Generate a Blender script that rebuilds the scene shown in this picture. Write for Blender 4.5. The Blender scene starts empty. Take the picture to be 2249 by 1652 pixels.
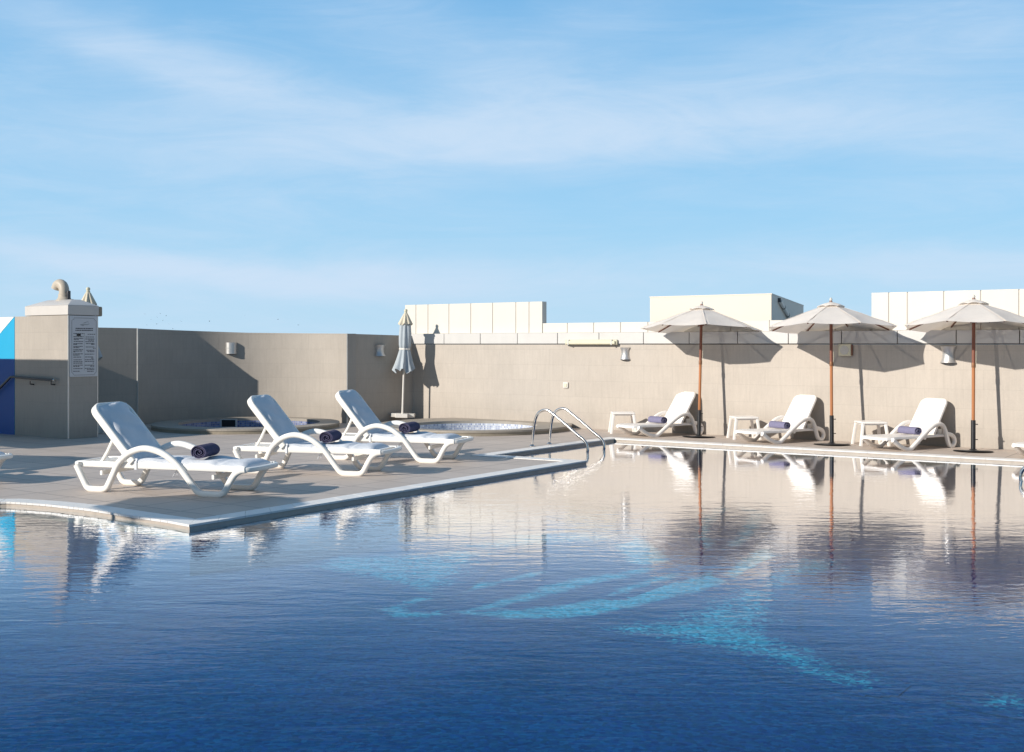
import bpy, bmesh, math, random
from mathutils import Vector, Matrix
random.seed(7)
PI = math.pi
scene = bpy.context.scene
C = scene.collection
# ---------------------------------------------------------------- frames
# world x = along the long wall (to the right), y = towards that wall, z = up, deck at z = 0
EYE = 1.62
F = 2500.0                      # focal length in reference pixels (2249 wide)
HX, HY = 1124.5, 757.0
CT, ST = 0.8181, 0.5751

def cu(X, Y):                   # (right of camera, ahead of camera) -> plan position
    return (CT*X - ST*Y, ST*X + CT*Y)
def gp(x, y, z=0.0):            # survey point on a level plane
    Y = (EYE - z)*F/(y - HY)
    u, v = cu((x - HX)/F*Y, Y)
    return Vector((u, v, z))
def dp(x, y, Y):                # survey point at a known distance
    u, v = cu((x - HX)/F*Y, Y)
    return Vector((u, v, EYE - (y - HY)*Y/F))
def wp(x, y, v):                # survey point on a plane parallel to the long wall
    t = (x - HX)/F
    Y = v/(ST*t + CT)
    return Vector((CT*t*Y - ST*Y, v, EYE - (y - HY)*Y/F))
def cdir(dx, dy):
    return math.atan2(*reversed(cu(dx, dy)))

# ---------------------------------------------------------------- mesh helpers
class MB:
    def __init__(s): s.v = []; s.f = []
    def add(s, vs, fs):
        o = len(s.v); s.v += [tuple(p) for p in vs]; s.f += [[i+o for i in f] for f in fs]; return s
    def box(s, x0, x1, y0, y1, z0, z1):
        return s.add([(x0,y0,z0),(x1,y0,z0),(x1,y1,z0),(x0,y1,z0),(x0,y0,z1),(x1,y0,z1),(x1,y1,z1),(x0,y1,z1)],
            [[3,2,1,0],[4,5,6,7],[0,1,5,4],[1,2,6,5],[2,3,7,6],[3,0,4,7]])
    def obox(s, c, ax, hx, hy, z0, z1):     # box turned by angle ax about z
        ca, sa = math.cos(ax), math.sin(ax)
        P = [(-hx,-hy),(hx,-hy),(hx,hy),(-hx,hy)]
        P = [(c[0]+ca*a-sa*b, c[1]+sa*a+ca*b) for a, b in P]
        return s.prism(P, z0, z1)
    def prism(s, P, z0, z1):
        n = len(P)
        zz = z1 if isinstance(z1, (list, tuple)) else [z1]*n
        return s.add([(p[0],p[1],z0) for p in P] + [(p[0],p[1],zz[i]) for i, p in enumerate(P)],
            [list(range(n-1,-1,-1)), list(range(n,2*n))] + [[i,(i+1)%n,n+(i+1)%n,n+i] for i in range(n)])
    def sweep(s, path, prof, B=None, closed=False):
        path = [Vector(p) for p in path]; n = len(path); m = len(prof); vs = []
        prevN = None
        for i, p in enumerate(path):
            a = path[(i-1) % n] if (closed or i > 0) else p
            b = path[(i+1) % n] if (closed or i < n-1) else p
            T = (b-a).normalized()
            if B is not None:
                bb = Vector(B); N = bb.cross(T).normalized(); b2 = T.cross(N).normalized()
            else:
                if prevN is None:
                    r = Vector((0,0,1)) if abs(T.z) < 0.9 else Vector((1,0,0))
                    N = (r - T*r.dot(T)).normalized()
                else:
                    N = (prevN - T*prevN.dot(T)).normalized()
                prevN = N; b2 = T.cross(N)
            for (a1, a2) in prof: vs.append(p + N*a1 + b2*a2)
        fs = []
        for i in range(n if closed else n-1):
            j = (i+1) % n
            for k in range(m):
                l = (k+1) % m
                fs.append([i*m+k, i*m+l, j*m+l, j*m+k])
        if not closed:
            fs.append(list(range(m-1,-1,-1))); fs.append([(n-1)*m+k for k in range(m)])
        return s.add(vs, fs)
    def tube(s, path, r, n=10, closed=False):
        return s.sweep(path, [(r*math.cos(2*PI*k/n), r*math.sin(2*PI*k/n)) for k in range(n)], None, closed)
    def lathe(s, prof, n=20, c=(0,0,0), wave=None):
        vs = []; m = len(prof)
        for i, (r, z) in enumerate(prof):
            for k in range(n):
                a = 2*PI*k/n
                rr = r*(1 + (wave(i, a) if wave else 0))
                vs.append((c[0]+rr*math.cos(a), c[1]+rr*math.sin(a), c[2]+z))
        fs = [[i*n+k, i*n+(k+1)%n, (i+1)*n+(k+1)%n, (i+1)*n+k] for i in range(m-1) for k in range(n)]
        fs.append(list(range(n-1,-1,-1))); fs.append([(m-1)*n+k for k in range(n)])
        return s.add(vs, fs)
    def build(s, name, mat, parent=None, bevel=0, smooth=35, loc=None, recalc=True):
        me = bpy.data.meshes.new(name); me.from_pydata(s.v, [], s.f); me.update()
        if recalc:
            bm = bmesh.new(); bm.from_mesh(me); bmesh.ops.recalc_face_normals(bm, faces=bm.faces); bm.to_mesh(me); bm.free()
        if smooth:
            for p in me.polygons: p.use_smooth = True
            me.set_sharp_from_angle(angle=math.radians(smooth))
        o = bpy.data.objects.new(name, me); C.objects.link(o)
        if mat: me.materials.append(mat)
        if parent: o.parent = parent
        if loc: o.location = loc
        if bevel:
            b = o.modifiers.new('bevel', 'BEVEL'); b.width = bevel; b.segments = 2; b.limit_method = 'ANGLE'
        return o

def rrect(w, h, r=0.3, n=3):    # rounded rectangle section, w along normal, h along binormal
    out = []; rr = r*min(w, h)
    for cx, cy, a0 in ((w/2-rr,h/2-rr,0),(-w/2+rr,h/2-rr,90),(-w/2+rr,-h/2+rr,180),(w/2-rr,-h/2+rr,270)):
        for k in range(n):
            a = math.radians(a0 + 90*k/(n-1)); out.append((cx+rr*math.cos(a), cy+rr*math.sin(a)))
    return out
def spline(P, k=5):
    P = [Vector(p) for p in P]; out = []
    for i in range(len(P)-1):
        p0 = P[max(i-1,0)]; p1 = P[i]; p2 = P[i+1]; p3 = P[min(i+2,len(P)-1)]
        for j in range(k):
            t = j/k
            out.append(0.5*((2*p1)+(p2-p0)*t+(2*p0-5*p1+4*p2-p3)*t*t+(3*p1-p0-3*p2+p3)*t**3))
    out.append(P[-1]); return out

def thing(name, label, cat, loc=(0,0,0), rotz=0, group=None):
    o = bpy.data.objects.new(name, None); C.objects.link(o); o.empty_display_size = 0.2
    o.location = loc; o.rotation_euler = (0,0,rotz); o['label'] = label; o['category'] = cat
    if group: o['group'] = group
    return o
def tag(o, label, cat, group=None):
    o['label'] = label; o['category'] = cat
    if group: o['group'] = group
    return o
def struct(o): o['kind'] = 'structure'; return o
def dup(root, loc, rot, label, name=None):
    r = root.copy(); C.objects.link(r); r.location = loc
    r.rotation_euler = rot if isinstance(rot, tuple) else (0,0,rot); r['label'] = label
    for ch in list(root.children):
        c = ch.copy(); C.objects.link(c); c.parent = r
        for g in list(ch.children):
            d = g.copy(); C.objects.link(d); d.parent = c
    return r

# ---------------------------------------------------------------- materials
class NT:
    def __init__(s, nt): s.nt = nt
    def n(s, typ, **kw):
        nd = s.nt.nodes.new(typ)
        for k, v in kw.items():
            if k.startswith('i_'):
                key = k[2:]; key = int(key) if key.isdigit() else key
                s.set(nd, key, v)
            else: setattr(nd, k, v)
        return nd
    def set(s, nd, key, v):
        if isinstance(v, bpy.types.NodeSocket): s.nt.links.new(v, nd.inputs[key])
        else: nd.inputs[key].default_value = v
    def link(s, a, b): s.nt.links.new(a, b)
    def math(s, op, a, b=0.0, c=None):
        nd = s.nt.nodes.new('ShaderNodeMath'); nd.operation = op
        s.set(nd, 0, a); s.set(nd, 1, b)
        if c is not None: s.set(nd, 2, c)
        return nd.outputs[0]
    def mix(s, fac, a, b, blend='MIX'):
        nd = s.nt.nodes.new('ShaderNodeMix'); nd.data_type = 'RGBA'; nd.blend_type = blend
        s.set(nd, 0, fac); s.set(nd, 6, a); s.set(nd, 7, b); return nd.outputs[2]
    def ramp(s, fac, stops):
        nd = s.nt.nodes.new('ShaderNodeValToRGB'); s.set(nd, 0, fac)
        e = nd.color_ramp.elements
        while len(e) > 1: e.remove(e[0])
        e[0].position = stops[0][0]; e[0].color = c4(stops[0][1])
        for p, c in stops[1:]:
            q = e.new(p); q.color = c4(c)
        return nd.outputs[0]
    def noise(s, vec, scale, detail=4, rough=0.55, dist=0.0):
        nd = s.n('ShaderNodeTexNoise', i_Scale=scale, i_Detail=detail, i_Roughness=rough, i_Distortion=dist)
        if vec is not None: s.link(vec, nd.inputs['Vector'])
        return nd.outputs[0]
    def mapping(s, vec, sc=(1,1,1), rot=(0,0,0), loc=(0,0,0)):
        nd = s.n('ShaderNodeMapping'); s.link(vec, nd.inputs[0])
        nd.inputs['Scale'].default_value = sc; nd.inputs['Rotation'].default_value = rot; nd.inputs['Location'].default_value = loc
        return nd.outputs[0]
def c4(c): return (c, c, c, 1) if isinstance(c, (int, float)) else (tuple(c) + (1,) if len(c) == 3 else tuple(c))

def new_mat(name):
    m = bpy.data.materials.new(name); m.use_nodes = True
    t = NT(m.node_tree); m.node_tree.nodes.clear()
    out = t.n('ShaderNodeOutputMaterial')
    return m, t, out
def pbr(name, col, rough=0.5, metal=0.0, var=0.12, vscale=6.0, bump=0.0, bscale=60.0, spec=0.5, streak=None, obj=True, sheen=0, sss=0):
    """plain procedural surface: base colour broken up by soft noise, optional streaks and grain"""
    m, t, out = new_mat(name)
    tc = t.n('ShaderNodeTexCoord'); vec = tc.outputs['Object']
    n1 = t.noise(vec, vscale, 5, 0.6)
    f = t.math('MULTIPLY_ADD', n1, 2*var, 1-var)
    if streak:
        n2 = t.noise(t.mapping(vec, streak), 1.0, 3, 0.6)
        f = t.math('MULTIPLY', f, t.math('MULTIPLY_ADD', n2, 2*var, 1-var))
    col2 = t.mix(1.0, c4(col), f, 'MULTIPLY')
    b = t.n('ShaderNodeBsdfPrincipled', i_Roughness=rough, i_Metallic=metal)
    b.inputs['Specular IOR Level'].default_value = spec
    t.link(col2, b.inputs['Base Color'])
    r2 = t.math('MULTIPLY_ADD', n1, 0.25, rough-0.12); t.link(r2, b.inputs['Roughness'])
    if bump:
        bn = t.n('ShaderNodeBump', i_Strength=bump, i_Distance=0.01)
        t.link(t.noise(vec, bscale, 3, 0.6), bn.inputs['Height']); t.link(bn.outputs[0], b.inputs['Normal'])
    if sss: b.inputs['Subsurface Weight'].default_value = sss
    t.link(b.outputs[0], out.inputs[0])
    return m

def tile_mat(name, col, tw, th, mort, mode='wall', var=0.10, rough=0.55, mcol=0.75, streak=True):
    """large stone-look tiles with thin joints; wall mode runs in (x+y, z), floor mode in (x, y)"""
    m, t, out = new_mat(name)
    geo = t.n('ShaderNodeNewGeometry'); sep = t.n('ShaderNodeSeparateXYZ'); t.link(geo.outputs['Position'], sep.inputs[0])
    comb = t.n('ShaderNodeCombineXYZ')
    if mode == 'wall':
        nrm = t.n('ShaderNodeSeparateXYZ'); t.link(geo.outputs['True Normal'], nrm.inputs[0])
        pick = t.math('GREATER_THAN', t.math('ABSOLUTE', nrm.outputs[0]), t.math('ABSOLUTE', nrm.outputs[1]))
        along = t.math('ADD', t.math('MULTIPLY', sep.outputs[1], pick), t.math('MULTIPLY', sep.outputs[0], t.math('SUBTRACT', 1.0, pick)))
        t.link(along, comb.inputs[0]); t.link(sep.outputs[2], comb.inputs[1])
    else:
        t.link(sep.outputs[0], comb.inputs[0]); t.link(sep.outputs[1], comb.inputs[1])
    vec = comb.outputs[0]
    br = t.n('ShaderNodeTexBrick', i_Scale=1.0)
    br.inputs['Mortar Size'].default_value = mort; br.inputs['Mortar Smooth'].default_value = 0.2
    br.inputs['Brick Width'].default_value = tw; br.inputs['Row Height'].default_value = th
    br.inputs['Color1'].default_value = c4(1-var); br.inputs['Color2'].default_value = c4(1+var*0.6); br.inputs['Mortar'].default_value = c4(mcol)
    br.offset = 0.5 if mode == 'wall' else 0.0
    t.link(vec, br.inputs['Vector'])
    n1 = t.noise(geo.outputs['Position'], 0.9, 6, 0.62)
    f = t.math('MULTIPLY_ADD', n1, 0.34, 0.83)
    n3 = t.noise(geo.outputs['Position'], 38.0, 3, 0.6)
    f = t.math('MULTIPLY', f, t.math('MULTIPLY_ADD', n3, 0.14, 0.93))
    if streak:
        sc = (22, 2.2, 1) if mode == 'wall' else (3, 26, 1)
        n2 = t.noise(t.mapping(vec, sc), 1.0, 4, 0.6)
        f = t.math('MULTIPLY', f, t.math('MULTIPLY_ADD', n2, 0.22, 0.89))
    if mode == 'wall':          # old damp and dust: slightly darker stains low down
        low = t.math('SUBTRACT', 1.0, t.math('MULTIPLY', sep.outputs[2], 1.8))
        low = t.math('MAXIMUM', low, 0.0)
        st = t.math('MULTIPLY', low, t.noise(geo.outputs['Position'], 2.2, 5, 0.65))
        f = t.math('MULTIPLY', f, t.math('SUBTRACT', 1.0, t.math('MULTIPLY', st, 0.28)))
    c = t.mix(1.0, c4(col), br.outputs['Color'], 'MULTIPLY'); c = t.mix(1.0, c, f, 'MULTIPLY')
    b = t.n('ShaderNodeBsdfPrincipled'); b.inputs['Specular IOR Level'].default_value = 0.35
    t.link(c, b.inputs['Base Color']); t.link(t.math('MULTIPLY_ADD', n1, 0.3, rough-0.15), b.inputs['Roughness'])
    bn = t.n('ShaderNodeBump', i_Strength=0.25, i_Distance=0.004)
    t.link(t.math('ADD', br.outputs['Fac'], t.math('MULTIPLY', n3, -0.5)), bn.inputs['Height']); bn.invert = True
    t.link(bn.outputs[0], b.inputs['Normal'])
    t.link(b.outputs[0], out.inputs[0])
    return m

M = {}
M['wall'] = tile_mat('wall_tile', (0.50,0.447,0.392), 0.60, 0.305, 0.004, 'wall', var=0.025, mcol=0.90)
M['wall_grey_shaded'] = tile_mat('wall_tile_grey_shaded', (0.42,0.378,0.332), 0.60, 0.305, 0.004, 'wall', var=0.025, mcol=0.90)  # duller tile of the left walls, darkened to deepen their shade
M['deck'] = tile_mat('deck_tile', (0.57,0.485,0.42), 0.60, 0.60, 0.010, 'floor', var=0.07, mcol=0.56)
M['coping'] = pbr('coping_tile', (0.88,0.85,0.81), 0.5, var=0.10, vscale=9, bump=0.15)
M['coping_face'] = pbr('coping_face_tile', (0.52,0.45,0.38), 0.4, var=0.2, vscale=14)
M['dark_joint'] = pbr('dark_joint', (0.03,0.03,0.035), 0.7)
M['panel'] = pbr('white_panel', (0.70,0.665,0.60), 0.45, var=0.03, vscale=1.5, streak=(9,9,0.6))
M['cladding'] = pbr('cladding_panel', (0.62,0.605,0.585), 0.4, var=0.05, vscale=2.0, streak=(7,7,0.7))
M['render'] = pbr('painted_render', (0.74,0.66,0.57), 0.6, var=0.04, vscale=1.2, bump=0.1, bscale=40)
M['render_shade'] = pbr('grey_render', (0.55,0.50,0.46), 0.6, var=0.06, vscale=1.2)
M['trim'] = pbr('metal_trim', (0.62,0.62,0.60), 0.35, 0.5, var=0.08)
M['hood'] = pbr('hood_paint', (0.60,0.57,0.54), 0.45, var=0.06, vscale=4)
M['pipe'] = pbr('painted_pipe', (0.50,0.44,0.36), 0.5, var=0.12, vscale=8)
M['plastic'] = pbr('white_plastic', (0.90,0.87,0.82), 0.35, var=0.04, vscale=5, spec=0.45)
M['plastic_w'] = pbr('warm_white_plastic', (0.90,0.86,0.82), 0.38, var=0.04, vscale=5, spec=0.45)
M['cushion'] = pbr('cushion_cloth', (0.74,0.76,0.80), 0.85, var=0.07, vscale=7, bump=0.6, bscale=14, spec=0.2)
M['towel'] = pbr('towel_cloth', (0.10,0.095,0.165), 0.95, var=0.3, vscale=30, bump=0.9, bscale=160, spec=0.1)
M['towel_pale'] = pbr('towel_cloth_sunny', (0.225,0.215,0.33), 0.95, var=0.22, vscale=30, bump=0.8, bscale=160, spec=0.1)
M['wood'] = pbr('oiled_wood', (0.42,0.16,0.055), 0.4, var=0.25, vscale=3, streak=(60,60,2))
M['wood_dark'] = pbr('dark_wood', (0.20,0.065,0.035), 0.45, var=0.25, vscale=3, streak=(60,60,2))
M['black_metal'] = pbr('black_metal', (0.025,0.025,0.028), 0.4, 0.3, var=0.2)
M['brass'] = pbr('brass', (0.25,0.11,0.05), 0.4, 0.3)
M['chrome'] = pbr('polished_steel', (0.72,0.68,0.64), 0.2, 1.0, var=0.05)
M['alu'] = pbr('brushed_aluminium', (0.62,0.61,0.60), 0.42, 0.7, var=0.1, vscale=10)
M['grey_metal'] = pbr('grey_handrail', (0.08,0.08,0.085), 0.35, 0.6, var=0.2)
M['sign'] = pbr('sign_board', (0.62,0.63,0.66), 0.35, var=0.03, vscale=3)
M['ink'] = pbr('sign_ink', (0.09,0.09,0.10), 0.6, var=0.2, vscale=60)
M['ink_faint'] = pbr('sign_ink_faint', (0.36,0.37,0.39), 0.6, var=0.25, vscale=90)
M['cream'] = pbr('cream_plastic', (0.70,0.66,0.50), 0.45, var=0.06)
M['cloth_blue'] = pbr('parasol_cloth_greyblue', (0.44,0.49,0.53), 0.9, var=0.14, vscale=9, bump=0.3, bscale=30, spec=0.15)
M['cloth_cream'] = pbr('parasol_cloth_cream', (0.66,0.60,0.48), 0.9, var=0.14, vscale=9, bump=0.3, bscale=30, spec=0.15)
M['white_paint'] = pbr('white_paint', (0.78,0.75,0.70), 0.4, var=0.05)
M['concrete'] = pbr('pale_concrete', (0.62,0.60,0.56), 0.8, var=0.15, vscale=8, bump=0.4)
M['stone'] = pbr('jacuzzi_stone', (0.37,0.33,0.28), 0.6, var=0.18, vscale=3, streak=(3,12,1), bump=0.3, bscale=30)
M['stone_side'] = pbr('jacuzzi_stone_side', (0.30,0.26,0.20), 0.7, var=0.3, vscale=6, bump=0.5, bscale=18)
M['dark'] = pbr('black_opening', (0.01,0.01,0.01), 0.6)
M['ground'] = pbr('roof_ground', (0.30,0.27,0.23), 0.9, var=0.15, vscale=0.2)
M['mural_white'] = pbr('mural_white', (0.82,0.80,0.78), 0.5, var=0.02)
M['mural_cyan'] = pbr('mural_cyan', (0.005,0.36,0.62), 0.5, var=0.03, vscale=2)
M['mural_cyan_shaded'] = pbr('mural_cyan_shaded', (0.004,0.075,0.33), 0.5, var=0.05, vscale=2)
M['bird'] = pbr('bird_feather', (0.12,0.12,0.14), 0.9)

def canopy_mat():
    m, t, out = new_mat('umbrella_canvas')
    tc = t.n('ShaderNodeTexCoord'); vec = tc.outputs['Object']
    n = t.noise(vec, 3.5, 5, 0.6); n2 = t.noise(vec, 120, 2, 0.5)
    f = t.math('MULTIPLY', t.math('MULTIPLY_ADD', n, 0.22, 0.89), t.math('MULTIPLY_ADD', n2, 0.1, 0.95))
    col = t.mix(1.0, c4((0.96,0.90,0.835)), f, 'MULTIPLY')
    d = t.n('ShaderNodeBsdfDiffuse'); t.link(col, d.inputs[0])
    tr = t.n('ShaderNodeBsdfTranslucent'); t.link(t.mix(1.0, col, c4((1.0,0.93,0.84)), 'MULTIPLY'), tr.inputs[0])
    bn = t.n('ShaderNodeBump', i_Strength=0.35, i_Distance=0.01); t.link(t.noise(vec, 9, 3, 0.6), bn.inputs['Height'])
    t.link(bn.outputs[0], d.inputs['Normal'])
    mx = t.n('ShaderNodeMixShader', i_0=0.24); t.link(d.outputs[0], mx.inputs[1]); t.link(tr.outputs[0], mx.inputs[2])
    # open weave: a little sun passes straight through
    tp_ = t.n('ShaderNodeBsdfTransparent'); m2 = t.n('ShaderNodeMixShader', i_0=0.07); t.link(mx.outputs[0], m2.inputs[1]); t.link(tp_.outputs[0], m2.inputs[2])
    t.link(m2.outputs[0], out.inputs[0]); return m
M['canvas'] = canopy_mat()

BLUE = (0.005,0.054,0.185); TURQ = (0.040,0.40,0.50)
def pool_floor_mat(name, petal, gain=1.0):
    m, t, out = new_mat(name)
    geo = t.n('ShaderNodeNewGeometry'); pos = geo.outputs['Position']
    vo = t.n('ShaderNodeTexVoronoi', i_Scale=34.0); t.link(pos, vo.inputs['Vector'])
    cell = t.n('ShaderNodeSeparateColor'); t.link(vo.outputs['Color'], cell.inputs[0])
    n = t.noise(pos, 1.3, 5, 0.6)
    f = t.math('MULTIPLY', t.math('MULTIPLY_ADD', cell.outputs[0], 0.5, 0.75), t.math('MULTIPLY_ADD', n, 0.7, 0.65))
    blue = t.mix(1.0, t.mix(cell.outputs[1], c4(BLUE), c4((0.008,0.085,0.20))), f, 'MULTIPLY')
    if petal:
        tq = t.mix(1.0, c4(TURQ), t.math('MULTIPLY_ADD', cell.outputs[1], 0.7, 0.6), 'MULTIPLY')
        nn = t.noise(pos, 5.0, 5, 0.7)
        k = t.math('ADD', nn, t.math('MULTIPLY', cell.outputs[2], petal[1]))
        fa = t.n('ShaderNodeAttribute', attribute_name='fade').outputs['Fac']
        k = t.math('ADD', k, t.math('MULTIPLY_ADD', fa, 0.50, -0.36))
        mask = t.ramp(k, [(petal[0], 0), (petal[0]+petal[2], 1)])
        col = t.mix(mask, blue, tq)
    else: col = t.mix(1.0, blue, c4(gain), 'MULTIPLY')
    b = t.n('ShaderNodeBsdfDiffuse'); t.link(col, b.inputs[0]); t.link(b.outputs[0], out.inputs[0]); return m
M['pool_floor'] = pool_floor_mat('pool_mosaic_blue', None)
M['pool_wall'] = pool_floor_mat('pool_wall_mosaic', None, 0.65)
M['petal'] = pool_floor_mat('pool_mosaic_turquoise', (0.36, 0.10, 0.34))
M['petal_speckled'] = pool_floor_mat('pool_mosaic_speckled', (0.55, 0.42, 0.45))

def water_mat(name, calm=False, tint=(0.62,0.86,0.96)):
    m, t, out = new_mat(name)
    geo = t.n('ShaderNodeNewGeometry'); pos = geo.outputs['Position']; sep = t.n('ShaderNodeSeparateXYZ'); t.link(pos, sep.inputs[0])
    rot = t.mapping(t.mapping(pos, (1,1,1), (0,0,-math.radians(35))), (0.62,1.7,1))
    h1 = t.noise(rot, 2.3, 3, 0.55, 0.6)
    h2 = t.noise(rot, 7.5, 3, 0.6, 0.4)
    h3 = t.noise(pos, 0.7, 2, 0.5)
    h = t.math('ADD', t.math('MULTIPLY', h1, 1.0), t.math('MULTIPLY', h2, 0.55))
    # sheltered water under the long wall lies stiller than the open pool
    dist = t.math('DIVIDE', t.math('SUBTRACT', 17.6, sep.outputs[1]), 6.0)
    dist = t.math('MINIMUM', t.math('MAXIMUM', dist, 0.07), 1.0)
    gust = t.math('MULTIPLY_ADD', h3, 1.4, 0.3)
    amp = t.math('MULTIPLY', dist, gust)
    if calm: amp = t.math('MULTIPLY', gust, 0.1)
    bn = t.n('ShaderNodeBump', i_Distance=0.05); t.link(h, bn.inputs['Height'])
    t.link(t.math('MULTIPLY', amp, 0.055), bn.inputs['Strength'])
    dp_ = t.n('ShaderNodeVectorMath', operation='DOT_PRODUCT'); t.link(geo.outputs['Incoming'], dp_.inputs[0]); t.link(bn.outputs[0], dp_.inputs[1])
    cth = t.math('MINIMUM', t.math('ABSOLUTE', dp_.outputs['Value']), 1.0)
    fres = t.math('MINIMUM', t.math('MULTIPLY_ADD', t.math('POWER', t.math('SUBTRACT', 1.0, cth), 13.0), 6.6, 0.016), 0.93)   # same from above and below
    g = t.n('ShaderNodeBsdfAnisotropic' if False else 'ShaderNodeBsdfGlossy', i_Roughness=0.0); t.link(bn.outputs[0], g.inputs['Normal'])
    g.inputs['Color'].default_value = (0.96,0.97,1,1)
    tr = t.n('ShaderNodeBsdfTransparent'); tr.inputs[0].default_value = c4(tint)
    mx = t.n('ShaderNodeMixShader'); t.link(fres, mx.inputs[0]); t.link(tr.outputs[0], mx.inputs[1]); t.link(g.outputs[0], mx.inputs[2])
    t.link(mx.outputs[0], out.inputs[0]); return m
M['water'] = water_mat('pool_water')
M['spa_water'] = water_mat('spa_water', True, (0.8,0.9,0.97))

def mosaic_mat(name, ca, cb, cm):
    m, t, out = new_mat(name)
    geo = t.n('ShaderNodeNewGeometry'); tc = t.n('ShaderNodeTexCoord')
    sep = t.n('ShaderNodeSeparateXYZ'); t.link(tc.outputs['Object'], sep.inputs[0])
    ang = t.math('MULTIPLY', t.math('ARCTAN2', sep.outputs[1], sep.outputs[0]), 1.2)
    comb = t.n('ShaderNodeCombineXYZ'); t.link(ang, comb.inputs[0]); t.link(sep.outputs[2], comb.inputs[1])
    br = t.n('ShaderNodeTexBrick', i_Scale=1.0); br.offset = 0.0
    br.inputs['Brick Width'].default_value = 0.042; br.inputs['Row Height'].default_value = 0.042; br.inputs['Mortar Size'].default_value = 0.004
    br.inputs['Color1'].default_value = c4(ca); br.inputs['Color2'].default_value = c4(cb); br.inputs['Mortar'].default_value = c4(cm)
    t.link(comb.outputs[0], br.inputs['Vector'])
    b = t.n('ShaderNodeBsdfPrincipled', i_Roughness=0.2); t.link(br.outputs['Color'], b.inputs['Base Color']); t.link(b.outputs[0], out.inputs[0]); return m
M['mosaic'] = mosaic_mat('spa_mosaic_pale', (0.28,0.33,0.50), (0.80,0.83,0.88), 0.62)
M['mosaic_dark'] = mosaic_mat('spa_mosaic_navy', (0.10,0.13,0.32), (0.30,0.35,0.54), 0.36)

# ---------------------------------------------------------------- sun, sky, camera
SUN = Vector((0.41, 1.0, -0.47)).normalized()     # direction the light travels
sd = bpy.data.lights.new('sun', 'SUN'); sd.energy = 5.0; sd.angle = math.radians(0.53); sd.color = (1.0,0.93,0.83)
so = bpy.data.objects.new('sun', sd); C.objects.link(so); so.location = (-12,-25,14)
so.rotation_euler = SUN.to_track_quat('-Z', 'Y').to_euler()
elev = math.asin(-SUN.z); azim = math.atan2(-SUN.x, -SUN.y)

w = bpy.data.worlds.new('World'); scene.world = w; w.use_nodes = True
t = NT(w.node_tree); w.node_tree.nodes.clear()
sky = t.n('ShaderNodeTexSky'); sky.sky_type = 'NISHITA'; sky.sun_disc = False
sky.sun_elevation = elev; sky.sun_rotation = azim; sky.air_density = 1.0; sky.dust_density = 0.6; sky.ozone_density = 2.0; sky.altitude = 0
tc = t.n('ShaderNodeTexCoord'); dirv = tc.outputs['Generated']
def dot(v):
    nd = t.n('ShaderNodeVectorMath', operation='DOT_PRODUCT'); t.link(dirv, nd.inputs[0]); nd.inputs[1].default_value = v
    return nd.outputs['Value']
rx = cu(1,0); fy = cu(0,1)
DX, DY, DZ = dot((rx[0],rx[1],0)), dot((fy[0],fy[1],0)), dot((0,0,1))
az = t.math('ARCTAN2', DX, DY); el = t.math('ARCSINE', DZ)
comb = t.n('ShaderNodeCombineXYZ'); t.link(az, comb.inputs[0]); t.link(el, comb.inputs[1]); ae = comb.outputs[0]
warp = t.noise(t.mapping(ae, (2.2,5,1)), 1.0, 4, 0.6)
warp = t.math('SUBTRACT', warp, 0.5)
az2 = t.math('ADD', az, t.math('MULTIPLY', warp, 0.12)); el2 = t.math('ADD', el, t.math('MULTIPLY', warp, 0.05))
bands = [(330,150,300,34,11,.50),(560,215,240,40,16,.35),(1150,305,430,36,-1,1.0),(1500,215,420,62,-9,.55),(1950,300,430,46,4,.52),
         (430,588,230,20,7,1.5),(700,615,330,24,3,.9),(1200,610,480,30,-2,.4),(2080,612,260,30,2,.8),(620,330,420,130,12,.30),
         (1000,140,300,70,28,.30),(2100,140,240,90,0,.22),(1124,735,3000,95,0,.42),(120,560,320,60,0,.30),(1300,60,300,60,-25,.25),
         (-900,300,700,80,5,.5),(3200,350,700,80,-5,.5),(1124,-400,1500,120,8,.35)]
dens = None
for (x, y, sx, sy, ang, wt) in bands:
    a0 = math.atan((x-HX)/F); e0 = math.atan((HY-y)/F); sa = sx/F; sb = sy/F; an = math.radians(ang)
    dx = t.math('SUBTRACT', az2, a0); dy = t.math('SUBTRACT', el2, e0)
    p = t.math('SUBTRACT', t.math('MULTIPLY', dx, math.cos(an)/sa), t.math('MULTIPLY', dy, math.sin(an)/sa))
    q = t.math('ADD', t.math('MULTIPLY', dx, math.sin(an)/sb), t.math('MULTIPLY', dy, math.cos(an)/sb))
    r2 = t.math('ADD', t.math('MULTIPLY', p, p), t.math('MULTIPLY', q, q))
    g = t.math('MULTIPLY', t.math('EXPONENT', t.math('MULTIPLY', r2, -0.5)), wt)
    dens = g if dens is None else t.math('ADD', dens, g)
wisp = t.noise(t.mapping(ae, (3.0,16,1), (0,0,math.radians(-6))), 1.6, 8, 0.66, 1.2)
fine = t.noise(t.mapping(ae, (10,46,1), (0,0,math.radians(-9))), 1.3, 6, 0.7, 0.8)
wz = t.math('MULTIPLY', t.math('MULTIPLY_ADD', wisp, 2.0, -0.12), t.math('MULTIPLY_ADD', fine, 0.9, 0.55))
dens = t.math('MULTIPLY', dens, wz)
dens = t.math('ADD', dens, t.math('MULTIPLY', t.math('MAXIMUM', t.math('SUBTRACT', wisp, 0.5), 0.0), 0.35))
dens = t.math('MULTIPLY', t.math('SUBTRACT', 1.0, t.math('EXPONENT', t.math('MULTIPLY', t.math('MAXIMUM', dens, 0.0), -1.3))), 0.94)
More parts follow.
